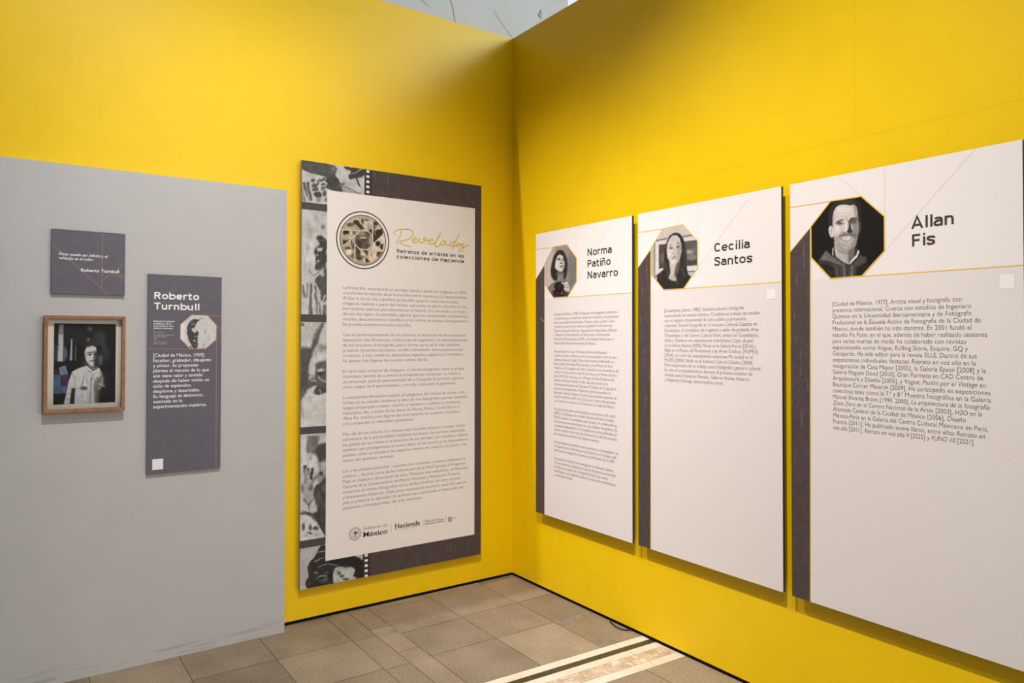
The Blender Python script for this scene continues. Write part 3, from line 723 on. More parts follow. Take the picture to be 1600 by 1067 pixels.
SCRIPT = [[5899,20084,5794,20157,5828,20275,6056,20388,6516,20475,6874,20468,7073,20348,7056,20140,6858,19934,6519,19797,6165,19685,6413,19537,6699,19454,6943,19450],[6303,20394,6199,20071,6059,19777,5947,19512],[7075,19840,7256,19886,7339,19956,7255,20004,7111,19938,7039,19806,7094,19699,7257,19711,7420,19787,7529,19955,7559,19814,7658,19710,7823,19802,7988,19991,7970,20080,7840,20044,7878,19935,8155,19914,8360,19891,8472,19981,8360,20014,8211,19912,8174,19781,8323,19702,8529,19743,8716,19919,8904,20193,9062,20499],[9062,20499,8791,20022,8634,19718,8717,19588,8943,19660,9095,19811],[9438,19981,9227,19965,9076,19816,9114,19705,9285,19741,9438,19935,9408,19776,9515,19699,9707,19749,9900,19960],[10114,19987,9900,19951,9746,19794,9792,19689,9978,19752,10211,20133,10433,20507,10133,19962,9932,19486],[9978,19687,10212,19743,10309,19859,10446,19913,10282,19857,10220,19754,10321,19712,10455,19794,10470,19888,10604,19848,10782,19928,10604,19792,10652,19736,10810,19687,10743,19503,10546,19397,10436,19472,10605,19633,11160,19846]]
# ------------------------------------------------------------------ materials
def mat(name, col, rough=0.6, spec=0.3):
    m = bpy.data.materials.new(name); m.use_nodes = True
    b = m.node_tree.nodes['Principled BSDF']
    b.inputs['Base Color'].default_value = (*col, 1); b.inputs['Roughness'].default_value = rough
    b.inputs['Specular IOR Level'].default_value = spec
    return m
def noisy(m, scale, lo, hi, detail=6, stretch=(1, 1, 1), bump=0.0, coords='Object'):
    nt = m.node_tree; b = nt.nodes['Principled BSDF']
    tc = nt.nodes.new('ShaderNodeTexCoord'); mp = nt.nodes.new('ShaderNodeMapping')
    mp.inputs['Scale'].default_value = stretch
    nz = nt.nodes.new('ShaderNodeTexNoise'); nz.inputs['Scale'].default_value = scale; nz.inputs['Detail'].default_value = detail
    rp = nt.nodes.new('ShaderNodeValToRGB')
    rp.color_ramp.elements[0].position = 0.3; rp.color_ramp.elements[1].position = 0.7
    rp.color_ramp.elements[0].color = (*lo, 1); rp.color_ramp.elements[1].color = (*hi, 1)
    nt.links.new(tc.outputs[coords], mp.inputs['Vector']); nt.links.new(mp.outputs[0], nz.inputs['Vector'])
    nt.links.new(nz.outputs[0], rp.inputs[0]); nt.links.new(rp.outputs[0], b.inputs['Base Color'])
    if bump:
        bp = nt.nodes.new('ShaderNodeBump'); bp.inputs['Strength'].default_value = bump; bp.inputs['Distance'].default_value = 0.002
        nt.links.new(nz.outputs[0], bp.inputs['Height']); nt.links.new(bp.outputs[0], b.inputs['Normal'])
    return m
def mixin(m, fac_socket, col):
    """lay a second colour over the present base colour where fac is 1"""
    nt = m.node_tree; b = nt.nodes['Principled BSDF']
    mx = nt.nodes.new('ShaderNodeMix'); mx.data_type = 'RGBA'
    bc = b.inputs['Base Color']
    if bc.links: nt.links.new(bc.links[0].from_socket, mx.inputs['A'])
    else: mx.inputs['A'].default_value = bc.default_value
    mx.inputs['B'].default_value = (*col, 1)
    nt.links.new(fac_socket, mx.inputs['Factor']); nt.links.new(mx.outputs['Result'], bc)
def texnode(m, kind, scale, stretch=(1, 1, 1), rot=(0, 0, 0)):
    nt = m.node_tree; tc = nt.nodes.new('ShaderNodeTexCoord'); mp = nt.nodes.new('ShaderNodeMapping')
    mp.inputs['Scale'].default_value = stretch; mp.inputs['Rotation'].default_value = rot
    t = nt.nodes.new(kind); t.inputs['Scale'].default_value = scale
    nt.links.new(tc.outputs['Object'], mp.inputs[0]); nt.links.new(mp.outputs[0], t.inputs['Vector'])
    return t
def thresh(m, sock, a, b_):
    nt = m.node_tree; r = nt.nodes.new('ShaderNodeMapRange'); r.inputs['From Min'].default_value = a; r.inputs['From Max'].default_value = b_
    nt.links.new(sock, r.inputs['Value']); return r.outputs[0]

YEL = (0.86, 0.575, 0.012)
m_yellow = noisy(mat('yellow wall paint', YEL, 0.38, 0.38), 6, (0.85, 0.565, 0.001), (0.875, 0.585, 0.002), bump=0.03)
m_yellow_edge = mat('yellow paint on board edge', (0.70, 0.47, 0.02), 0.7)
m_seam = mat('filled board joint', (0.80, 0.53, 0.004), 0.6)
m_grey = noisy(mat('grey partition paint', (0.5, 0.5, 0.5), 0.7, 0.2), 5, (0.485, 0.485, 0.49), (0.505, 0.505, 0.51), bump=0.02)
# scuff marks rubbed along the foot of the grey board
_n = texnode(m_grey, 'ShaderNodeTexNoise', 16, (0.35, 1, 4.0)); _n.inputs['Detail'].default_value = 8
_nt = m_grey.node_tree
_tc = _nt.nodes.new('ShaderNodeTexCoord'); _sx = _nt.nodes.new('ShaderNodeSeparateXYZ'); _nt.links.new(_tc.outputs['Object'], _sx.inputs[0])
_band = _nt.nodes.new('ShaderNodeMapRange'); _band.inputs['From Min'].default_value = 0.10; _band.inputs['From Max'].default_value = 0.03
_nt.links.new(_sx.outputs['Z'], _band.inputs['Value'])
_mu = _nt.nodes.new('ShaderNodeMath'); _mu.operation = 'MULTIPLY'
_nt.links.new(thresh(m_grey, _n.outputs[0], 0.55, 0.66), _mu.inputs[0]); _nt.links.new(_band.outputs[0], _mu.inputs[1])
_mu2 = _nt.nodes.new('ShaderNodeMath'); _mu2.operation = 'MULTIPLY'; _mu2.inputs[1].default_value = 0.45
_nt.links.new(_mu.outputs[0], _mu2.inputs[0]); mixin(m_grey, _mu2.outputs[0], (0.24, 0.24, 0.22))
m_black = mat('black base strip with gap shade', (0.004, 0.004, 0.004), 0.8, 0.1)  # strip's black also carries the shade of the gap under the walls
m_plaster = noisy(mat('old white plaster', (0.7, 0.7, 0.7)), 1.2, (0.60, 0.60, 0.59), (0.66, 0.66, 0.66), bump=0.1)
m_crack = mat('plaster crack', (0.22, 0.21, 0.20), 0.9)
m_ceiling = mat('hall ceiling white', (0.75, 0.74, 0.72), 0.8)
m_joint = mat('floor joint', (0.12, 0.092, 0.06), 0.9)
def stone(name, lo, hi):
    m = noisy(mat(name, lo, 0.55, 0.35), 3.0, lo, hi, detail=8, bump=0.05)
    t = texnode(m, 'ShaderNodeTexNoise', 120); t.inputs['Detail'].default_value = 6
    mixin(m, thresh(m, t.outputs[0], 0.50, 0.70), tuple(c*0.55 for c in lo))
    t2 = texnode(m, 'ShaderNodeTexNoise', 1.7); mixin(m, thresh(m, t2.outputs[0], 0.50, 0.72), tuple(c*0.74 for c in lo))
    return m
m_slabs = [stone('floor slab stone %d' % i, tuple(c*k for c in (0.228, 0.180, 0.122)), tuple(c*k for c in (0.325, 0.262, 0.182)))
           for i, k in enumerate((0.92, 1.0, 1.1, 1.22))]
m_patch = noisy(mat('cement patch', (0.19, 0.165, 0.125), 0.9), 22, (0.185, 0.155, 0.112), (0.265, 0.22, 0.158))
m_wstone = noisy(mat('cream stone strip', (0.7, 0.62, 0.5), 0.45), 9, (0.66, 0.58, 0.45), (0.76, 0.69, 0.57))
m_dstone = noisy(mat('dark stone strip', (0.05, 0.04, 0.02), 0.4), 12, (0.050, 0.042, 0.022), (0.075, 0.062, 0.034))
m_marble = noisy(mat('veined pink marble', (0.5, 0.4, 0.3), 0.4), 7, (0.36, 0.27, 0.17), (0.66, 0.50, 0.37), detail=10)
_v = texnode(m_marble, 'ShaderNodeTexNoise', 24); _v.inputs['Detail'].default_value = 9; _v.inputs['Distortion'].default_value = 1.6
mixin(m_marble, thresh(m_marble, _v.outputs[0], 0.50, 0.72), (0.80, 0.72, 0.62))
m_paper = mat('printed white board', (0.81, 0.775, 0.768), 0.55, 0.25)
m_paper2 = mat('printed pale tint', (0.75, 0.712, 0.705), 0.55, 0.25)
m_sheet = mat('printed white sheet', (0.795, 0.765, 0.75), 0.55, 0.25)
m_edge = mat('board edge with shade tone', (0.055, 0.042, 0.035), 0.7)  # shade on the white panels' sides is put into this dark colour
m_lightedge = mat('pale board edge', (0.50, 0.44, 0.40), 0.7)
def film(name, col):
    m = noisy(mat(name, col, 0.55, 0.25), 40, tuple(c*0.86 for c in col), tuple(c*1.12 for c in col))
    a = texnode(m, 'ShaderNodeTexNoise', 30, (6, 1, 0.22)); a.inputs['Detail'].default_value = 7
    mixin(m, thresh(m, a.outputs[0], 0.645, 0.70), tuple(min(1, c*2.6) for c in col))
    v = texnode(m, 'ShaderNodeTexVoronoi', 40); mixin(m, thresh(m, v.outputs['Distance'], 0.10, 0.04), tuple(min(1, c*3.2) for c in col))
    return m
m_film = film('scratched dark film print', (0.074, 0.056, 0.057))
m_filmblack = mat('black film edge print', (0.028, 0.026, 0.027), 0.5)
m_filmgrey = mat('charcoal film bar print', (0.060, 0.060, 0.066), 0.5)
m_slate = noisy(mat('slate grey print', (0.115, 0.11, 0.125), 0.6, 0.25), 30, (0.122, 0.117, 0.147), (0.134, 0.129, 0.160))
m_ink = mat('dark ink', (0.060, 0.050, 0.048), 0.7, 0.1)
m_inklight = mat('grey ink', (0.20, 0.18, 0.165), 0.7, 0.1)
m_inkmid = mat('thin grey ink', (0.085, 0.072, 0.066), 0.7, 0.1)
m_white_ink = mat('white ink', (0.86, 0.85, 0.86), 0.6)
m_white_soft = mat('thin white ink', (0.60, 0.59, 0.62), 0.6)
m_gold = mat('gold print', (0.78, 0.50, 0.045), 0.5, 0.3)
m_goldpale = mat('pale gold hairline', (0.76, 0.66, 0.52), 0.55, 0.3)
m_script = mat('mustard script ink', (0.64, 0.46, 0.035), 0.6)
m_copper = mat('copper line print', (0.40, 0.205, 0.10), 0.55, 0.3)
m_copperfaint = mat('faint copper line print', (0.19, 0.17, 0.175), 0.55, 0.3)
m_sticker = mat('white sticker paper', (0.86, 0.84, 0.83), 0.5)
m_mat_board = noisy(mat('cream picture mat', (0.80, 0.74, 0.62), 0.8), 60, (0.79, 0.74, 0.63), (0.82, 0.77, 0.66))
m_wood = noisy(mat('reddish wood frame', (0.35, 0.16, 0.07), 0.45, 0.4), 28, (0.23, 0.105, 0.048), (0.36, 0.185, 0.09), stretch=(1, 1, 1), bump=0.05)
m_cable = mat('black cable rubber', (0.03, 0.025, 0.02), 0.5)
# picture glass: see-through with a weak sheen
m_glass = bpy.data.materials.new('picture glass'); m_glass.use_nodes = True
_g = m_glass.node_tree; _g.nodes.clear()
_o = _g.nodes.new('ShaderNodeOutputMaterial'); _t = _g.nodes.new('ShaderNodeBsdfTransparent'); _gl = _g.nodes.new('ShaderNodeBsdfGlossy')
_gl.inputs['Roughness'].default_value = 0.02; _fr = _g.nodes.new('ShaderNodeFresnel'); _fr.inputs[0].default_value = 1.25
_mx = _g.nodes.new('ShaderNodeMixShader'); _g.links.new(_fr.outputs[0], _mx.inputs[0]); _g.links.new(_t.outputs[0], _mx.inputs[1]); _g.links.new(_gl.outputs[0], _mx.inputs[2]); _g.links.new(_mx.outputs[0], _o.inputs[0])
# bright daylight sky seen through the high window
m_sky = bpy.data.materials.new('daylight behind window'); m_sky.use_nodes = True
_b = m_sky.node_tree.nodes['Principled BSDF']; _b.inputs['Base Color'].default_value = (0.5, 0.5, 0.5, 1)
_b.inputs['Emission Color'].default_value = (0.80, 0.92, 1.0, 1); _b.inputs['Emission Strength'].default_value = 0.85
# photographic prints: colours held per vertex
m_photo = bpy.data.materials.new('black and white photo print'); m_photo.use_nodes = True
_b = m_photo.node_tree.nodes['Principled BSDF']; _b.inputs['Roughness'].default_value = 0.5; _b.inputs['Specular IOR Level'].default_value = 0.25
_at = m_photo.node_tree.nodes.new('ShaderNodeAttribute'); _at.attribute_name = 'print_colour'
m_photo.node_tree.links.new(_at.outputs['Color'], _b.inputs['Base Color'])

# ------------------------------------------------------------------ mesh helpers
def obj(name, verts, faces, mats, parent=None, fm=None, smooth=False):
    me = bpy.data.meshes.new(name); me.from_pydata(verts, [], faces)
    for m in (mats if isinstance(mats, (list, tuple)) else [mats]): me.materials.append(m)
    if fm is not None: me.polygons.foreach_set('material_index', fm)
    if smooth: me.polygons.foreach_set('use_smooth', [True]*len(me.polygons))
    me.update()
    o = bpy.data.objects.new(name, me); COL.objects.link(o); o.parent = parent
    return o
def box(x0, x1, y0, y1, z0, z1):
    v = [(x0,y0,z0),(x1,y0,z0),(x1,y1,z0),(x0,y1,z0),(x0,y0,z1),(x1,y0,z1),(x1,y1,z1),(x0,y1,z1)]
    f = [(3,2,1,0),(4,5,6,7),(0,1,5,4),(1,2,6,5),(2,3,7,6),(3,0,4,7)]   # bottom top front right back left
    return v, f
def structure(o, kind='structure'): o['kind'] = kind; return o
def thing(name, label, cat, loc, rz=0.0, group=None):
    o = bpy.data.objects.new(name, None); COL.objects.link(o); o.empty_display_size = 0.1
    o.location = loc; o.rotation_euler = (0, 0, rz); o['label'] = label; o['category'] = cat
    if group: o['group'] = group
    return o
class Flat:
    """flat printed shapes in a panel's own x (right) and z (up), at depth y"""
    def __init__(s): s.v = []; s.f = []; s.m = []
    def poly(s, pts, y, m=0):
        a = 0.0
        for i in range(len(pts)):
            (x0, z0), (x1, z1) = pts[i], pts[(i+1) % len(pts)]; a += x0*z1 - x1*z0
        if a < 0: pts = pts[::-1]
        n = len(s.v); s.v += [(x, y, z) for x, z in pts]; s.f.append(tuple(range(n, n+len(pts)))); s.m.append(m)
    def rect(s, x0, x1, z0, z1, y, m=0): s.poly([(x0,z0),(x1,z0),(x1,z1),(x0,z1)], y, m)
    def stroke(s, pts, w, y, m=0, closed=False, butt=True):
        pts = [Vector(p) for p in pts]; n = len(pts); h = w/2
        L, R = [], []
        for i, p in enumerate(pts):
            a = pts[i-1] if (i or closed) else None; b = pts[(i+1) % n] if (i < n-1 or closed) else None
            d1 = (p-a).normalized() if a is not None and (p-a).length > 1e-9 else None
            d2 = (b-p).normalized() if b is not None and (b-p).length > 1e-9 else None
            if d1 is None: d1 = d2
            if d2 is None: d2 = d1
            t = d1+d2
            t = t.normalized() if t.length > 1e-6 else d1
            nrm = Vector((-t.y, t.x)); c = max(0.5, nrm.dot(Vector((-d1.y, d1.x))))
            L.append(p + nrm*h/c); R.append(p - nrm*h/c)
        s.k = getattr(s, 'k', 0)+1; y -= (s.k % 12)*5e-6      # crossing strokes lie a hair above each other
        for i in range(n if closed else n-1):
            j = (i+1) % n
            s.poly([tuple(R[i]), tuple(R[j]), tuple(L[j]), tuple(L[i])], y-i*1e-6, m)
    def ring(s, cx, cz, r0, r1, y, m=0, n=72):
        for i in range(n):
            a, b = 2*math.pi*i/n, 2*math.pi*(i+1)/n
            s.poly([(cx+r0*math.cos(a),cz+r0*math.sin(a)),(cx+r1*math.cos(a),cz+r1*math.sin(a)),(cx+r1*math.cos(b),cz+r1*math.sin(b)),(cx+r0*math.cos(b),cz+r0*math.sin(b))], y, m)
    def build(s, name, mats, parent): return obj(name, s.v, s.f, mats, parent, s.m)
def smooth_path(pts, n=6):
    """Catmull-Rom through the points"""
    P = [Vector(p) for p in pts]; P = [P[0]*2-P[1]] + P + [P[-1]*2-P[-2]]; out = []
    for i in range(1, len(P)-2):
        for k in range(n):
            t = k/n; a, b, c, d = P[i-1:i+3]
            out.append(0.5*((2*b)+(c-a)*t+(2*a-5*b+4*c-d)*t*t+(3*b-a-3*c+d)*t**3))
    out.append(P[-2]); return [tuple(p) for p in out]
def clip(pts, w, h):
    """clip a polygon to the panel rectangle"""
    for ax, lim, sg in ((0, 0.0, 1), (0, w, -1), (1, 0.0, 1), (1, h, -1)):
        out = []
        for i in range(len(pts)):
            p, q = pts[i-1], pts[i]; a, b = (p[ax]-lim)*sg, (q[ax]-lim)*sg
            if (a >= 0) != (b >= 0):
                t = a/(a-b); out.append((p[0]+(q[0]-p[0])*t, p[1]+(q[1]-p[1])*t))
            if b >= 0: out.append(q)
        pts = out
        if not pts: return []
    return pts
def pairs(a, k=1e-4): return [(a[i]*k, a[i+1]*k) for i in range(0, len(a), 2)]

# ------------------------------------------------------------------ lettering
def glyph_mesh(txt, offset, res=3):
    cu = bpy.data.curves.new('t', 'FONT'); cu.body = txt; cu.size = 1; cu.offset = offset; cu.resolution_u = res; cu.fill_mode = 'FRONT'
    o = bpy.data.objects.new('t', cu); COL.objects.link(o)
    dg = bpy.context.evaluated_depsgraph_get()
    me = bpy.data.meshes.new_from_object(o.evaluated_get(dg))
    n = len(me.vertices); v = np.zeros(n*3); me.vertices.foreach_get('co', v); v = v.reshape(-1, 3)[:, :2]
    f = [tuple(p.vertices) for p in me.polygons]
    bpy.data.objects.remove(o); bpy.data.curves.remove(cu); bpy.data.meshes.remove(me)
    return v, f
_bar = None
def prefix_x(t, offset):
    """where the next letter starts after the text t"""
    global _bar
    if _bar is None: v, _ = glyph_mesh('|', offset, 1); _bar = (v[:,0].max(), v[:,0].min())
    if not t: return _bar[1]*0
    v, _ = glyph_mesh(t+'|', offset, 1); return v[:,0].max() - _bar[0]
def text_part(name, parent, lines, mats, y, size, offset=0.0, slant=0.0):
    V, Fc, n = [], [], 0
    for txt, x, z, width in lines:
        parts = txt.split('*'); plain = ''.join(parts)
        v, f = glyph_mesh(plain, offset)
        v = v.copy()
        if slant: v[:,0] += slant*v[:,1]
        if len(parts) > 1:
            pos = ''; sh = np.zeros(len(v))
            for i, pt in enumerate(parts):
                if i % 2:
                    a = prefix_x(pos, offset); b = prefix_x(pos+pt, offset)
                    k = (v[:,0] >= a-0.02) & (v[:,0] <= b-0.02); sh[k] = 0.21*(v[k,1]-0.2)
                pos += pt
            v[:,0] += sh
        v[:,0] -= v[:,0].min(); sx = width/v[:,0].max()
        V += [(x+a*sx, y, z+b*size) for a, b in v.tolist()]
        Fc += [tuple(i+n for i in q) for q in f]; n = len(V)
    return obj(name, V, Fc, mats, parent)
# wide monoline display letters of the panel titles (unit: cap height 1)
XH = 0.74
def arc(cx, cy, rx, ry, a0, a1, n=14, e=2.35):
    out = []
    for i in range(n+1):
        a = math.radians(a0+(a1-a0)*i/n); c, s = math.cos(a), math.sin(a)
        out.append((cx+rx*math.copysign(abs(c)**(2/e), c), cy+ry*math.copysign(abs(s)**(2/e), s)))
    return out
def letters(W):
    h = W/2; m = XH/2; R = m-h
    bowl = lambda cx, rx: arc(cx, m, rx, R, 0, 360, 26)[:-1]
    arch = lambda x0, x1: [(x0, 0.30)] + arc((x0+x1)/2, XH-h-0.22, (x1-x0)/2, 0.22, 180, 0, 12) + [(x1, 0)]
    G = {
     'a': (0.60, [arc(0.27, XH-h-0.17, 0.215, 0.17, 150, 0, 10)+[(0.485, 0)], [(0.485, 0.44), (0.22, 0.43)]+arc(0.235, h+0.155, 0.185, 0.155, 95, 270, 10)+arc(0.30, h+0.14, 0.185, 0.14, 270, 340, 5)]),
     'b': (0.66, [[(h, 0), (h, 1)], ('o', bowl(0.345, 0.345-h))]),
     'd': (0.66, [[(0.62-h, 0), (0.62-h, 1)], ('o', bowl(0.315, 0.315-h))]),
     'c': (0.60, [arc(0.31, m, 0.31-h, R, 42, 318, 22)]),
     'e': (0.64, [[(0.02+h, m), (0.62-h, m)], arc(0.32, m, 0.32-h, R, 0, 318, 24)]),
     'i': (0.24, [[(0.07+h, 0), (0.07+h, XH)], [(0.07+h, 0.86), (0.07+h, 0.86+W)]]),
     'l': (0.24, [[(0.07+h, 0), (0.07+h, 1)]]),
     'm': (0.96, [[(h, 0), (h, XH)], arch(h, 0.46), arch(0.46, 0.92-h)]),
     'n': (0.62, [[(h, 0), (h, XH)], arch(h, 0.57-h)]),
     'o': (0.66, [('o', bowl(0.32, 0.32-h))]),
     'r': (0.46, [[(h, 0), (h, XH)], [(h, 0.34)]+arc(0.30, XH-h-0.20, 0.30-h, 0.20, 180, 58, 10)]),
     's': (0.58, [smooth_path([(0.505, 0.535), (0.45, 0.64), (0.28, XH-h), (0.11, 0.63), (0.10, 0.47), (0.27, 0.385), (0.43, 0.32), (0.475, 0.20), (0.40, h+0.02), (0.27, h), (0.12, 0.09), (0.05, 0.20)], 4)]),
     't': (0.44, [[(0.14, 0.94), (0.14, 0.22)]+arc(0.27, h+0.13, 0.13, 0.13, 180, 270, 6)+[(0.40, h)], [(0.0, XH-h), (0.40, XH-h)]]),
     'u': (0.62, [[(0.57-h, XH), (0.57-h, 0)], [(h, XH)]+arc(0.285, h+0.20, 0.285-h, 0.20, 180, 360, 12)]),
     'v': (0.60, [[(0.03, XH), (0.28, 0.03), (0.53, XH)]]),
     'A': (0.74, [[(0.02, 0), (0.34, 0.97), (0.66, 0)], [(0.14, 0.29), (0.54, 0.29)]]),
     'C': (0.72, [arc(0.36, 0.5, 0.36-h, 0.5-h, 40, 320, 24)]),
     'F': (0.58, [[(h, 0), (h, 1)], [(h, 1-h), (0.54, 1-h)], [(h, 0.50), (0.50, 0.50)]]),
     'H': (0.74, [[(h, 0), (h, 1)], [(0.66-h, 0), (0.66-h, 1)], [(h, 0.52), (0.66-h, 0.52)]]),
     'N': (0.76, [[(h, 0), (h, 1)], [(0.68-h, 0), (0.68-h, 1)], [(h, 0.96), (0.68-h, 0.04)]]),
     'P': (0.64, [[(h, 0), (h, 1)], [(h, 1-h), (0.34, 1-h)]+arc(0.34, 0.69, 0.26-h, 0.31-h, 90, -90, 12)+[(h, 0.38+h)]]),
     'R': (0.68, [[(h, 0), (h, 1)], [(h, 1-h), (0.36, 1-h)]+arc(0.36, 0.71, 0.27-h, 0.29-h, 90, -90, 12)+[(h, 0.42+h)], [(0.34, 0.45), (0.58, 0)]]),
     'S': (0.66, [smooth_path([(0.56, 0.74), (0.50, 0.88), (0.32, 1-h), (0.13, 0.88), (0.11, 0.68), (0.30, 0.54), (0.49, 0.45), (0.54, 0.27), (0.45, 0.09), (0.31, h), (0.13, 0.11), (0.06, 0.27)], 4)]),
     'T': (0.66, [[(0.31, 0), (0.31, 1)], [(0.0, 1-h), (0.62, 1-h)]]),
     ' ': (0.34, []),
    }
    G['ñ'] = (G['n'][0], G['n'][1]+[smooth_path([(0.10, 0.90), (0.18, 0.97), (0.30, 0.93), (0.40, 0.90), (0.48, 0.97)], 3)])
    return G
def title_part(name, parent, lines, cap, m, y, weight):
    G = letters(weight)
    for txt, x, z, width in lines:
        F = Flat(); adv = 0.0; tot = sum(G[c][0]+0.06 for c in txt)-0.10; k = width/tot
        for c in txt:
            a, st = G[c]
            for s in st:
                closed = s[0] == 'o'; pts = s[1] if closed else s
                F.stroke([(x+(adv+px)*k, z+pz*cap) for px, pz in pts], weight*(cap+k)/2, y, 0, closed)
            adv += a+0.06
        F.build(name, m, parent)

# ------------------------------------------------------------------ photographic prints
def sstep(t): t = np.clip(t, 0, 1); return t*t*(3-2*t)
def vnoise(X, Z, cell, rs):
    x, z = (X-X.min())/cell, (Z-Z.min())/cell; i, j = x.astype(int), z.astype(int); a, b = sstep(x-i), sstep(z-j)
    g = rs.uniform(-1, 1, (i.max()+2, j.max()+2))
    return (g[i,j]*(1-a)+g[i+1,j]*a)*(1-b)+(g[i,j+1]*(1-a)+g[i+1,j+1]*a)*b
def rounded(P):
    if len(P) < 6: return P
    out = []; n = len(P)
    for i in range(n):
        a, b, c, d = [np.array(P[(i+k) % n]) for k in (-1, 0, 1, 2)]
        for t in (0, 0.25, 0.5, 0.75): out.append(tuple(0.5*((2*b)+(c-a)*t+(2*a-5*b+4*c-d)*t*t+(3*b-a-3*c+d)*t**3)))
    return out
def paint(X, Z, bg, shapes, white, loose, grain):
    rs = np.random.RandomState(5); X0, Z0 = X, Z; size = max(X.max()-X.min(), Z.max()-Z.min())
    X = X + loose*size*(0.010*vnoise(X0, Z0, size*0.06, rs)+0.005*vnoise(X0, Z0, size*0.025, rs))
    Z = Z + loose*size*(0.010*vnoise(X0, Z0, size*0.06, rs)+0.005*vnoise(X0, Z0, size*0.025, rs))
    C = np.zeros((len(X), 3)); C[:] = bg
    for k, g, soft, op, d in shapes:
        soft *= 1e-4*(1+0.8*loose); d = [t*1e-4 for t in d]
        if k == 'e':
            cx, cz, ux, uz, vx, vz = d; det = ux*vz - uz*vx
            a = ((X-cx)*vz - (Z-cz)*vx)/det; b = ((Z-cz)*ux - (X-cx)*uz)/det
            r = np.sqrt(a*a+b*b); sc = math.sqrt(abs(det)); sd = (r-1)*sc
        elif k == 'l':
            w_ = d[0]/2; P = [(d[i], d[i+1]) for i in range(1, len(d), 2)]; sd = np.full(len(X), 1e9)
            for (x0, z0), (x1, z1) in zip(P[:-1], P[1:]):
                dx, dz = x1-x0, z1-z0; t = np.clip(((X-x0)*dx+(Z-z0)*dz)/(dx*dx+dz*dz+1e-12), 0, 1)
                sd = np.minimum(sd, np.hypot(X-x0-t*dx, Z-z0-t*dz))
            sd -= w_
        else:
            P = [(d[i], d[i+1]) for i in range(0, len(d), 2)]; P = rounded(P) if loose > 0.3 else P; dist = np.full(len(X), 1e9); ins = np.zeros(len(X), bool)
            for i in range(len(P)):
                (x0, z0), (x1, z1) = P[i-1], P[i]; dx, dz = x1-x0, z1-z0
                t = np.clip(((X-x0)*dx+(Z-z0)*dz)/(dx*dx+dz*dz+1e-12), 0, 1); dist = np.minimum(dist, np.hypot(X-x0-t*dx, Z-z0-t*dz))
                if abs(dz) > 1e-12: ins ^= ((z0 > Z) != (z1 > Z)) & (X < dx*(Z-z0)/dz + x0)
            sd = np.where(ins, -dist, dist)
        al = (op*sstep(0.5 - sd/soft))[:, None]
        C = C*(1-al) + np.array(g, float)*al
    tone = np.clip(C.mean(1, keepdims=True)/110, 0.25, 1)
    nz = grain*(9*vnoise(X0, Z0, size*0.10, rs)+10*vnoise(X0, Z0, size*0.045, rs)+9*vnoise(X0, Z0, size*0.02, rs))
    C += (nz[:, None] + rs.normal(0, 4.0, (len(X), 1)))*tone
    c = np.clip(C/white, 0, 1.05); c = np.where(c <= 0.04045, c/12.92, ((c+0.055)/1.055)**2.4)*0.80
    return c
def photo_part(name, parent, key, outline, y, nx, nz, white=235, loose=0.12, grain=0.45, tint=(1, 1, 1)):
    """outline: convex polygon in panel x,z; rows of vertices fill it exactly"""
    bg, shapes = PICTURES[key]
    zs = [q[1] for q in outline]; z0, z1 = min(zs), max(zs); eps = (z1-z0)*1e-5
    V = []
    for j in range(nz+1):
        z = z0+(z1-z0)*j/nz; zz = min(max(z, z0+eps), z1-eps); xs = []
        for i in range(len(outline)):
            p, q = outline[i-1], outline[i]
            if (p[1] > zz) != (q[1] > zz): xs.append(p[0]+(q[0]-p[0])*(zz-p[1])/(q[1]-p[1]))
        a, b = min(xs), max(xs)
        V += [(a+(b-a)*i/nx, y, z) for i in range(nx+1)]
    Fc = [(j*(nx+1)+i, j*(nx+1)+i+1, (j+1)*(nx+1)+i+1, (j+1)*(nx+1)+i) for j in range(nz) for i in range(nx)]
    o = obj(name, V, Fc, m_photo, parent)
    A = np.array(V); c = paint(A[:,0], A[:,2], bg, shapes, white, loose, grain)*np.array(tint)
    at = o.data.attributes.new('print_colour', 'FLOAT_COLOR', 'POINT')
    at.data.foreach_set('color', np.hstack([c, np.ones((len(c), 1))]).astype(np.float32).ravel())
    return o

# ------------------------------------------------------------------ the setting
H = 3.611; GAP = 0.018
v, f = box(-7.0, 0.0, 0.0, 0.12, GAP, H)
structure(obj('wall_left', v, f, [m_yellow, m_yellow_edge], None, [0, 1, 0, 0, 0, 0]))
v, f = box(0.0, 0.12, -3.6, 0.12, GAP, H)
n = len(v)
for a in ((-0.0004, 0.0, -3.6, 2.389, 2.391), (-0.0004, -2.28, -2.282, 2.391, H-0.001)):     # filled joints of the wall boards
    v = v + [(a[0], a[1], a[3]), (a[0], a[2], a[3]), (a[0], a[2], a[4]), (a[0], a[1], a[4])]; f = f + [(n+3, n+2, n+1, n)]; n += 4
structure(obj('wall_right', v, f, [m_yellow, m_yellow_edge, m_seam], None, [0, 1, 0, 0, 0, 0, 2, 2]))
v, f = box(-7.0, 0.003, 0.003, 0.117, 0.0, GAP); structure(obj('baseboard_left', v, f, m_black))
v, f = box(0.003, 0.117, -3.597, 0.003, 0.0, GAP); structure(obj('baseboard_right', v, f, m_black))
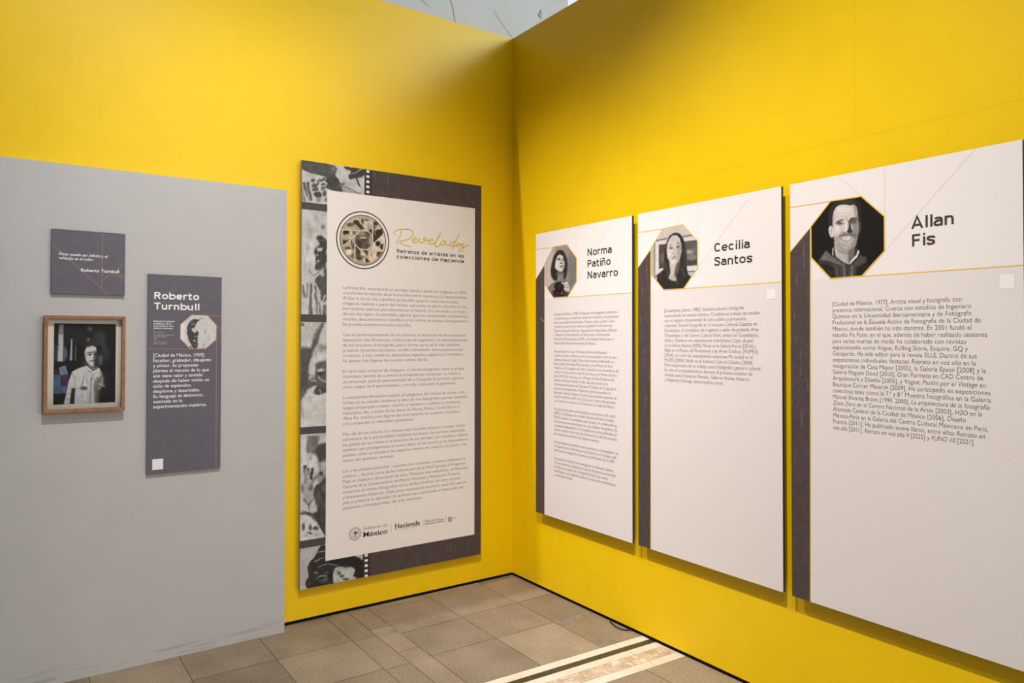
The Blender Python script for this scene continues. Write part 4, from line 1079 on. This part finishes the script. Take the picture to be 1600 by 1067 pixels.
# old hall behind the partitions
v, f = box(-7.0, 2.44, 2.2, 2.5, 0.0, 8.0)
nv = len(v); fm = [0]*6
def crack(pts, w):
    global v, f, fm
    F = Flat(); F.stroke([(x, z) for x, z in pts], w, 2.1985); b = len(v)
    v += F.v; f += [tuple(i+b for i in q) for q in F.f]; fm += [1]*len(F.f)
crack([(0.86, 5.10), (0.877, 4.98), (0.905, 4.93), (0.912, 4.87), (0.931, 4.80), (0.95, 4.70)], 0.008)
crack([(0.50, 4.92), (0.56, 4.90), (0.62, 4.87)], 0.006)
crack([(1.42, 5.02), (1.50, 4.93), (1.58, 4.86), (1.66, 4.80)], 0.005)
for i in range(7): crack([(2.0+random.random()*0.07, 5.11+random.random()*0.10), (2.03+random.random()*0.05, 5.09+random.random()*0.12)], 0.007)
structure(obj('wall_back', v, f, [m_plaster, m_crack], None, fm))
WX = 4.6
for nm, (a0, a1, b0, b1) in {'wall_outer': (-10.4, 6.0, 0.0, 4.4)}.items():
    v, f = box(WX, WX+0.3, a0, a1, b0, b1); structure(obj(nm, v, f, m_plaster))
v, f = box(WX, WX+0.3, -10.4, 6.0, 7.6, 8.0); structure(obj('trim_1', v, f, m_plaster))
v, f = box(WX+0.28, WX+0.30, -10.4, 6.0, 4.4, 7.6); win = structure(obj('window_1', v, f, m_sky))
Fw, ff = [], []
for yy in [-10.0+1.3*i for i in range(13)]:
    a, b = box(WX+0.16, WX+0.24, yy-0.04, yy+0.04, 4.4, 7.6); n = len(Fw); Fw += a; ff += [tuple(i+n for i in q) for q in b]
obj('window_frame', Fw, ff, m_ceiling, win)
v, f = box(-9.0, 6.0, -10.4, 6.0, 8.0, 8.2); structure(obj('ceiling', v, f, m_ceiling))
# front wall of the hall with its tall daylit opening (behind the camera)
for k, (a, b, c_, d_) in enumerate(((-9.0, -1.2, 0.0, 8.0), (4.2, 4.9, 0.0, 8.0), (-1.2, 4.2, 4.6, 8.0), (-1.2, 4.2, 0.0, 0.5))):
    v, f = box(a, b, -10.4, -10.1, c_, d_); structure(obj('wall_front' if k == 0 else 'trim_%d' % (k+1), v, f, m_plaster))
v, f = box(-1.2, 4.2, -10.38, -10.36, 0.5, 4.6); structure(obj('window_2', v, f, m_sky))
# stone floor: slabs with joints, cream / dark / marble strips
V, Fc, FM = [], [], []
def quad(pts, z, m):
    n = len(V); V.extend((x, y, z) for x, y in pts); Fc.append(tuple(range(n, n+len(pts)))); FM.append(m)
quad([(-9, -10.4), (6, -10.4), (6, 6), (-9, 6)], -0.0025, 0)
xs = [-0.277, -0.672, -1.068, -1.191, -1.327, -1.727, -2.125]
xs = [0.118] + xs + [-2.125-0.398*i for i in range(1, 18)]
xs = [0.118+0.396*i for i in range(14, 0, -1)] + xs
SL = -0.030
def strip_y(x, c): return c + SL*(x+0.5)
j_ = 0.0015
rowset = {0.118: (-0.405, -0.770), -0.277: (-0.412, -0.752), -0.672: (-0.425, -0.747), -1.068: (-0.30, -0.62), -1.191: (-0.382, -0.755), -1.327: (-0.375, -0.742), -1.727: (-0.370, -0.73)}
TOP, BOT = -1.127, -1.415
def slab(x1, x0, y1, y0, tint, clip_top=None):
    k = [(x0+j_, y0+j_), (x1-j_, y0+j_), (x1-j_, y1-j_), (x0+j_, y1-j_)]
    quad(k, 0.0, tint)
tints = random.Random(3)
pick = lambda: tints.choice([1, 2, 2, 3, 4])
for a, b in zip(xs[:-1], xs[1:]):
    ys = rowset.get(round(a, 3), (-0.39, -0.75))
    ups = [ys[0]+0.37*i for i in range(16, 0, -1)]
    edges = ups + list(ys)
    for y1, y0 in zip(edges[:-1], edges[1:]): slab(a, b, y1, y0, pick())
    yb1, yb0 = strip_y(a, TOP), strip_y(b, TOP)
    quad([(b+j_, yb0+j_), (a-j_, yb1+j_), (a-j_, ys[1]-j_), (b+j_, ys[1]-j_)], 0.0, 4 if a == -0.277 else pick())
    off = tints.uniform(-0.03, 0.03); ed = [-1.80-0.37*i+off for i in range(24)]
    quad([(b+j_, ed[0]+j_), (a-j_, ed[0]+j_), (a-j_, strip_y(a, BOT)-j_), (b+j_, strip_y(b, BOT)-j_)], 0.0, pick())
    for y1, y0 in zip(ed[:-1], ed[1:]): slab(a, b, y1, y0, pick())
sx = [5.9, 4.6, 3.3, 2.0, 0.7, -0.20, -1.05, -1.9, -2.9, -4.2, -5.5, -6.9]
for c1, c0, mi in ((TOP, -1.180, 5), (-1.180, -1.220, 6), (-1.220, -1.272, 5), (-1.272, -1.358, 7), (-1.358, BOT, 5)):
    o = {5: 0.0, 6: 0.17, 7: 0.37}[mi]
    for a, b in zip(sx[:-1], sx[1:]):
        a2, b2 = a-o, b-o
        quad([(b2+.001, strip_y(b2, c0)+.0006), (a2-.001, strip_y(a2, c0)+.0006), (a2-.001, strip_y(a2, c1)-.0006), (b2+.001, strip_y(b2, c1)-.0006)], 0.0, mi)
quad([(-0.275, -0.752), (-0.02, -0.745), (-0.02, -0.79), (-0.17, -0.80), (-0.20, -0.84), (-0.275, -0.80)], 0.0004, 8)
quad([(-0.285, -1.03), (-0.25, -1.02), (-0.14, -1.13), (-0.285, -1.125)], 0.0004, 8)
quad([(-1.064, -0.35), (-1.068, -0.47), (-1.085, -0.40), (-1.12, -0.385), (-1.12, -0.37)], 0.0004, 8)
structure(obj('floor', V, Fc, [m_joint]+m_slabs+[m_wstone, m_dstone, m_marble, m_patch], None, FM))
# low grey board in front of the left wall
GD = 0.0756
gp = thing('grey_partition', 'low grey painted partition board standing on the floor against the yellow wall', 'partition', (-4.2, -GD/2, 0))
v, f = box(-2.8, 2.612, -GD/2, GD/2, 0.0, 2.384)
obj('painted_board', v, f, m_grey, gp)

# ------------------------------------------------------------------ printed panels
LY = 0.0002
def board(parent, w, h, th, front, m_front, m_side):
    """front face at y=-front, thickness th"""
    v, f = box(0, w, -front, -front+th, 0, h)
    return obj('board', v, f, [m_front, m_side], parent, [1, 1, 0, 1, 1, 1])
def cleat(parent, w, h, front, th):
    for z in (h*0.12, h*0.85):
        v, f = box(w*0.2, w*0.8, -front+th, -0.0015, z, z+0.05); obj('wall_cleat', v, f, m_edge, parent)
def rules(name, parent, segs, m, y, w, h):
    F = Flat(); k = 0
    for wd, a in segs:
        P = pairs(a)
        for p, q in zip(P[:-1], P[1:]):
            d = Vector((q[0]-p[0], q[1]-p[1])).normalized(); n = Vector((-d.y, d.x))*wd/2
            pts = clip([(p[0]-n.x, p[1]-n.y), (q[0]-n.x, q[1]-n.y), (q[0]+n.x, q[1]+n.y), (p[0]+n.x, p[1]+n.y)], w, h)
            k += 1
            if len(pts) > 2: F.poly(pts, y-k*6e-6)
    return F.build(name, m, parent)
def octagon_rim(parent, pts, wd, m, y):
    F = Flat(); F.stroke(pts, wd, y, 0, True); return F.build('portrait_rim', m, parent)
def sticker(parent, key, y):
    x0, z1, x1, z0 = STICKERS[key]; F = Flat(); F.rect(x0, x1, z0, z1, y); return F.build('sticker', m_sticker, parent)

def biography(key, pic, label, x, w, z0, h, cells, tsize):
    FR = 0.047
    t = thing('biography_panel', label, 'information panel', (0, -x, z0), -math.pi/2, 'white biography panels on the right wall')
    board(t, w, h, 0.014, FR, m_paper, m_edge); cleat(t, w, h, FR, 0.014)
    y = -FR
    O = pairs(OCTAGONS[pic])
    # lower pale tint right of the band, under the long gold rule
    rp = pairs(RULES[key][0][2][1]); bx = max(p[0] for p in pairs(BANDS[key]))
    F = Flat(); F.poly(clip([(bx, 0), (w, 0), (w, rp[1][1]), rp[1], rp[0], (bx, rp[0][1])], w, h), y-LY); F.build('tinted_area', m_paper2, t)
    F = Flat(); F.poly(clip(pairs(BANDS[key]), w, h), y-LY*2); F.build('dark_band', m_film, t)
    rules('hairlines', t, RULES[key][1], m_goldpale, y-LY*2, w, h)
    rules('gold_rules', t, RULES[key][0], m_gold, y-LY*3, w, h)
    photo_part('portrait_photo', t, pic, O, y-LY*4, *cells, 238, 0.28 if pic == 'N' else 0.12, 0.45, (1.0, 0.93, 0.89))
    octagon_rim(t, O, 0.0045, m_gold, y-LY*5)
    title_part('name_lettering', t, TITLES[key], CAPS[key], m_ink, y-LY*3, 0.16)
    text_part('biography_text', t, LINES[key], m_inkmid, y-LY*3, tsize, -0.008)
    if key in STICKERS: sticker(t, key, y-LY*4)
    return t
biography('norma', 'N', 'white panel nearest the corner, portrait of a curly-haired woman holding a camera', 0.3081, 0.8145, 0.4922, 1.7497, (90, 120), 0.0232)
biography('ceci', 'C', 'white panel between two others, portrait of a long-haired woman in glasses', 1.1648, 0.8230, 0.4935, 1.7496, (100, 120), 0.0236)
biography('allan', 'A', 'white panel at the right edge, portrait of a smiling man in a hoodie', 2.0285, 0.8206, 0.4924, 1.7499, (125, 140), 0.0247)

# big introduction panel on the left wall
PW, PH, FR = 1.2139, 2.3775, 0.035
t = thing('introduction_panel', 'tall dark-framed exhibition introduction panel with film strip and white text sheet', 'information panel', (-1.4934, 0, 0.1936))
board(t, PW, PH, 0.016, FR, m_film, m_lightedge); cleat(t, PW, PH, FR, 0.016)
y = -FR
F = Flat(); F.rect(0.0, 0.384, 0, PH, y-LY, 1); F.rect(0.384, 0.4315, 0, PH, y-LY, 0)
k = 0
for base in (2.3660, 0.006):
    for i in range(7):
        z = base - 0.0302*i if base > 1 else base + 0.0296*i
        if 0.125 < z < 2.23: continue
        F.rect(0.396, 0.416, max(z-0.0075, 0.0), min(z+0.0075, PH), y-LY*2, 2)
F.build('film_strip', [m_filmblack, m_filmgrey, m_sheet], t)
cellz = [(2.1450, PH), (1.5200, 2.1040), (0.8938, 1.4775), (0.2681, 0.8536), (0.0, 0.2260)]
for i, (za, zb) in enumerate(cellz):
    xb = 0.384 if i in (0, 4) else 0.1637
    photo_part('film_photo', t, 'F%d' % (i+1), [(0.004, za), (xb, za), (xb, zb), (0.004, zb)], y-LY*2, *((130, 76) if i in (0, 4) else (56, 170)), 240, 0.8, 1.0)
F = Flat(); F.rect(0.1537, 1.1637, 0.1338, 2.2260, y-LY*3); F.build('text_sheet', m_sheet, t)
LC = (0.3774, 1.9594)
F = Flat(); F.ring(*LC, 0.1625, 0.1695, y-LY*4); F.ring(*LC, 0.1435, 0.1480, y-LY*5.5); F.build('emblem_ring', m_ink, t)
photo_part('emblem_photo', t, 'L', [(LC[0]+0.1455*math.cos(a), LC[1]+0.1455*math.sin(a)) for a in [2*math.pi*i/72 for i in range(72)]], y-LY*4.5, 120, 120, 240, 0.5, 1.0)
F = Flat()
for s in SCRIPT: F.stroke(smooth_path(pairs(s), 6), 0.0062, y-LY*4)
F.build('script_lettering', m_script, t)
title_part('subtitle_lettering', t, LINES['sub'], CAPS['sub'], m_ink, y-LY*4, 0.16)
text_part('introduction_text', t, LINES['main'], m_inkmid, y-LY*4, 0.0248, -0.008)
# sponsor line: round seal, serif words, dividers, square mark
for (txt, x, z, wd), feet in zip(LINES['logo_serif'], ((0.02, 0.20, 0.66), (0.03, 0.17, 0.46, 0.65, 0.76))):
    lg = text_part('sponsor_lettering', t, [(txt, x, z, wd)], m_ink, y-LY*4, 0.040, 0.018); F = Flat()
    for a_, b_, c_, d_ in [(x+wd*q-0.006, x+wd*q+0.008, z-0.0005, z+0.0025) for q in feet]+[(x-0.003, x+0.012, z+0.027, z+0.0295)]:
        F = Flat(); F.rect(a_, b_, c_, d_, y-LY*4.1); F.build('serif', m_ink, lg)
for q in LINES['logo_light']: text_part('sponsor_lettering', t, [q], m_inklight, y-LY*4, 0.026, 0.0)
for q in LINES['logo_bold']: text_part('sponsor_lettering', t, [q], m_inkmid, y-LY*4, 0.017, 0.012)
for q in LINES['logo_tiny']: text_part('sponsor_lettering', t, [q], m_inklight, y-LY*4, 0.0085, -0.004)
for x, za, zb in ((0.567, 0.234, 0.284), (0.785, 0.236, 0.295), (0.949, 0.235, 0.284)):
    F = Flat(); F.rect(x-0.0008, x+0.0008, za, zb, y-LY*4); F.build('divider', m_inklight, t)
SC = (0.3340, 0.2595); F = Flat()
F.ring(*SC, 0.0345, 0.0370, y-LY*4, 0, 48); F.ring(*SC, 0.0245, 0.0260, y-LY*4, 1, 40)
for i in range(30):
    a = 2*math.pi*i/30; F.stroke([(SC[0]+0.0278*math.cos(a), SC[1]+0.0278*math.sin(a)), (SC[0]+0.0325*math.cos(a+.05), SC[1]+0.0325*math.sin(a+.05))], 0.0026, y-LY*4, 1)
def lp(*q): return [(SC[0]+a*0.001, SC[1]+b*0.001) for a, b in q]
F.poly(lp((-3, -4), (4, -6), (9, 0), (8, 8), (3, 13), (-3, 11), (-6, 4)), y-LY*4, 2)               # eagle body
F.poly(lp((2, 12), (-2, 17), (-9, 15), (-12, 11), (-6, 11), (-3, 10)), y-LY*4, 2)                    # head and beak
F.stroke(lp((-12, 11), (-15, 6), (-12, 0), (-15, -5), (-9, -8)), 0.0022, y-LY*4, 2)                 # snake
F.stroke(lp((6, 9), (14, 13), (17, 4), (12, -4)), 0.0035, y-LY*4, 2); F.stroke(lp((4, 4), (12, 6), (13, -1)), 0.003, y-LY*4, 2)   # wing feathers
F.stroke(lp((-2, -5), (-4, -11), (2, -12), (3, -5)), 0.0026, y-LY*4, 2)
F.stroke(lp((-15, -12), (-6, -18), (6, -18), (15, -12)), 0.003, y-LY*4, 2)                          # laurel
F.build('round_seal', [m_ink, m_inklight, m_inkmid], t)
F = Flat(); x0, z0 = 0.9655, 0.2405
for i in range(5):
    for j in range(5):
        if (i*3+j*2) % 4 != 3: F.rect(x0+i*0.0055, x0+i*0.0055+0.0046, z0+j*0.0062, z0+j*0.0062+0.0052, y-LY*4)
F.build('square_mark', m_inkmid, t)

# slate labels on the grey board
def slate(name, label, x, w, z0, h):
    t = thing(name, label, 'wall label', (x, -GD, z0)); board(t, w, h, 0.012, 0.015, m_slate, m_edge)
    v, f = box(w*0.3, w*0.7, -0.003, -0.0008, h*0.3, h*0.7); obj('adhesive_pad', v, f, m_edge, t)
    return t
y = -0.015
t = slate('quote_plaque', 'small square slate-grey quote plaque with white italic text above the framed photograph', -2.6936, 0.3060, 1.7821, 0.2960)
rules('copper_rules', t, RULES['quote'][0], m_copper, y-LY, 0.306, 0.296)
text_part('quote_text', t, LINES['quote'], m_white_ink, y-LY*2, 0.0178, 0.012, 0.2)
text_part('signature_text', t, LINES['quote_name'], m_white_ink, y-LY*2, 0.0205, 0.018)
t = slate('artist_label', 'tall narrow slate-grey artist label with white title and small octagonal portrait', -2.2844, 0.3499, 0.9167, 0.9754)
O = pairs(OCTAGONS['R'])
rules('hairlines', t, RULES['rob'][1], m_copperfaint, y-LY, 0.3499, 0.9754)
rules('copper_rules', t, RULES['rob'][0], m_copper, y-LY*2, 0.3499, 0.9754)
photo_part('portrait_photo', t, 'R', O, y-LY*3, 96, 96); octagon_rim(t, O, 0.003, m_copper, y-LY*4)
title_part('name_lettering', t, TITLES['rob'], CAPS['rob'], m_white_ink, y-LY*3, 0.175)
text_part('biography_text', t, LINES['rob'], m_white_ink, y-LY*3, 0.0228, 0.010)
text_part('caption_text', t, LINES['rob_small'], m_white_ink, y-LY*3, 0.0105, 0.020)
text_part('caption_text', t, LINES['rob_tiny'], m_white_soft, y-LY*3, 0.0082, 0.0)
sticker(t, 'rob', y-LY*3)

# framed photograph
FW, FH, FD, B = 0.3346, 0.4449, 0.040, 0.0155
t = thing('framed_photograph', 'wood-framed photograph of a man in a pale shirt beneath the quote plaque', 'picture', (-2.7201, -GD, 1.2367))
def bar(name, x0, z0, x1, z1, nx, nz):
    """mitred bar from corner to corner; n = inward direction"""
    d = Vector((x1-x0, z1-z0)).normalized(); L_ = B
    o = [(x0, z0), (x1, z1)]; i = [(x0+(d.x+nx)*B, z0+(d.y+nz)*B), (x1+(-d.x+nx)*B, z1+(-d.y+nz)*B)]
    b = 0.0012
    pr = []
    for p, q in zip(o, i):
        e = Vector((q[0]-p[0], q[1]-p[1])); 
        pr.append([(p[0], 0, p[1]), (p[0], -FD+b, p[1]), (p[0]+e.x*b/B, -FD, p[1]+e.y*b/B), (q[0]-e.x*b/B, -FD, q[1]-e.y*b/B), (q[0], -FD+b, q[1]), (q[0], 0, q[1])])
    V = pr[0]+pr[1]; n = 6
    Fc = [(k, (k+1) % n, n+(k+1) % n, n+k) for k in range(n)] + [tuple(range(n))[::-1], tuple(range(n, 2*n))]
    ob = obj(name, V, Fc, m_wood, t)
    bm = bmesh.new(); bm.from_mesh(ob.data); bmesh.ops.recalc_face_normals(bm, faces=bm.faces); bm.to_mesh(ob.data); bm.free()
bar('frame_bar', 0, 0, FW, 0, 0, 1); bar('frame_bar', FW, 0, FW, FH, -1, 0); bar('frame_bar', FW, FH, 0, FH, 0, -1); bar('frame_bar', 0, FH, 0, 0, 1, 0)
v, f = box(B*0.7, FW-B*0.7, -0.011, -0.003, B*0.7, FH-B*0.7); obj('mat_board', v, f, m_mat_board, t)
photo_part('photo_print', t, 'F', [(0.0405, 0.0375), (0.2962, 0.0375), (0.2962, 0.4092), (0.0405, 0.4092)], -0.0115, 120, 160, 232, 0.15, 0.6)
v, f = box(B*0.9, FW-B*0.9, -0.034, -0.032, B*0.9, FH-B*0.9); obj('glass_pane', v, f, m_glass, t)

# cable loop peeking out from under the right-hand wall
def tube(name, pts, r, m, n=8):
    P = [Vector(p) for p in pts]; V, Fc = [], []
    for i, p in enumerate(P):
        d = (P[min(i+1, len(P)-1)]-P[max(i-1, 0)]).normalized(); a = d.cross(Vector((0, 0, 1))).normalized(); b = a.cross(d)
        V += [tuple(p + a*r*math.cos(2*math.pi*k/n) + b*r*math.sin(2*math.pi*k/n)) for k in range(n)]
    for i in range(len(P)-1):
        Fc += [(i*n+k, i*n+(k+1) % n, (i+1)*n+(k+1) % n, (i+1)*n+k) for k in range(n)]
    Fc += [tuple(range(n))[::-1], tuple(range((len(P)-1)*n, len(P)*n))]
    return obj(name, V, Fc, m, None, None, True)
lp_ = smooth_path([(0.002, -0.905), (-0.018, -0.935), (-0.034, -0.975), (-0.040, -1.015), (-0.030, -1.045), (-0.012, -1.060), (0.002, -1.066)], 6)
c = tube('cable', [(x, yy, 0.0045) for x, yy in lp_], 0.004, m_cable)
c['label'] = 'thin dark cable loop lying on the floor at the foot of the right yellow wall'; c['category'] = 'cable'
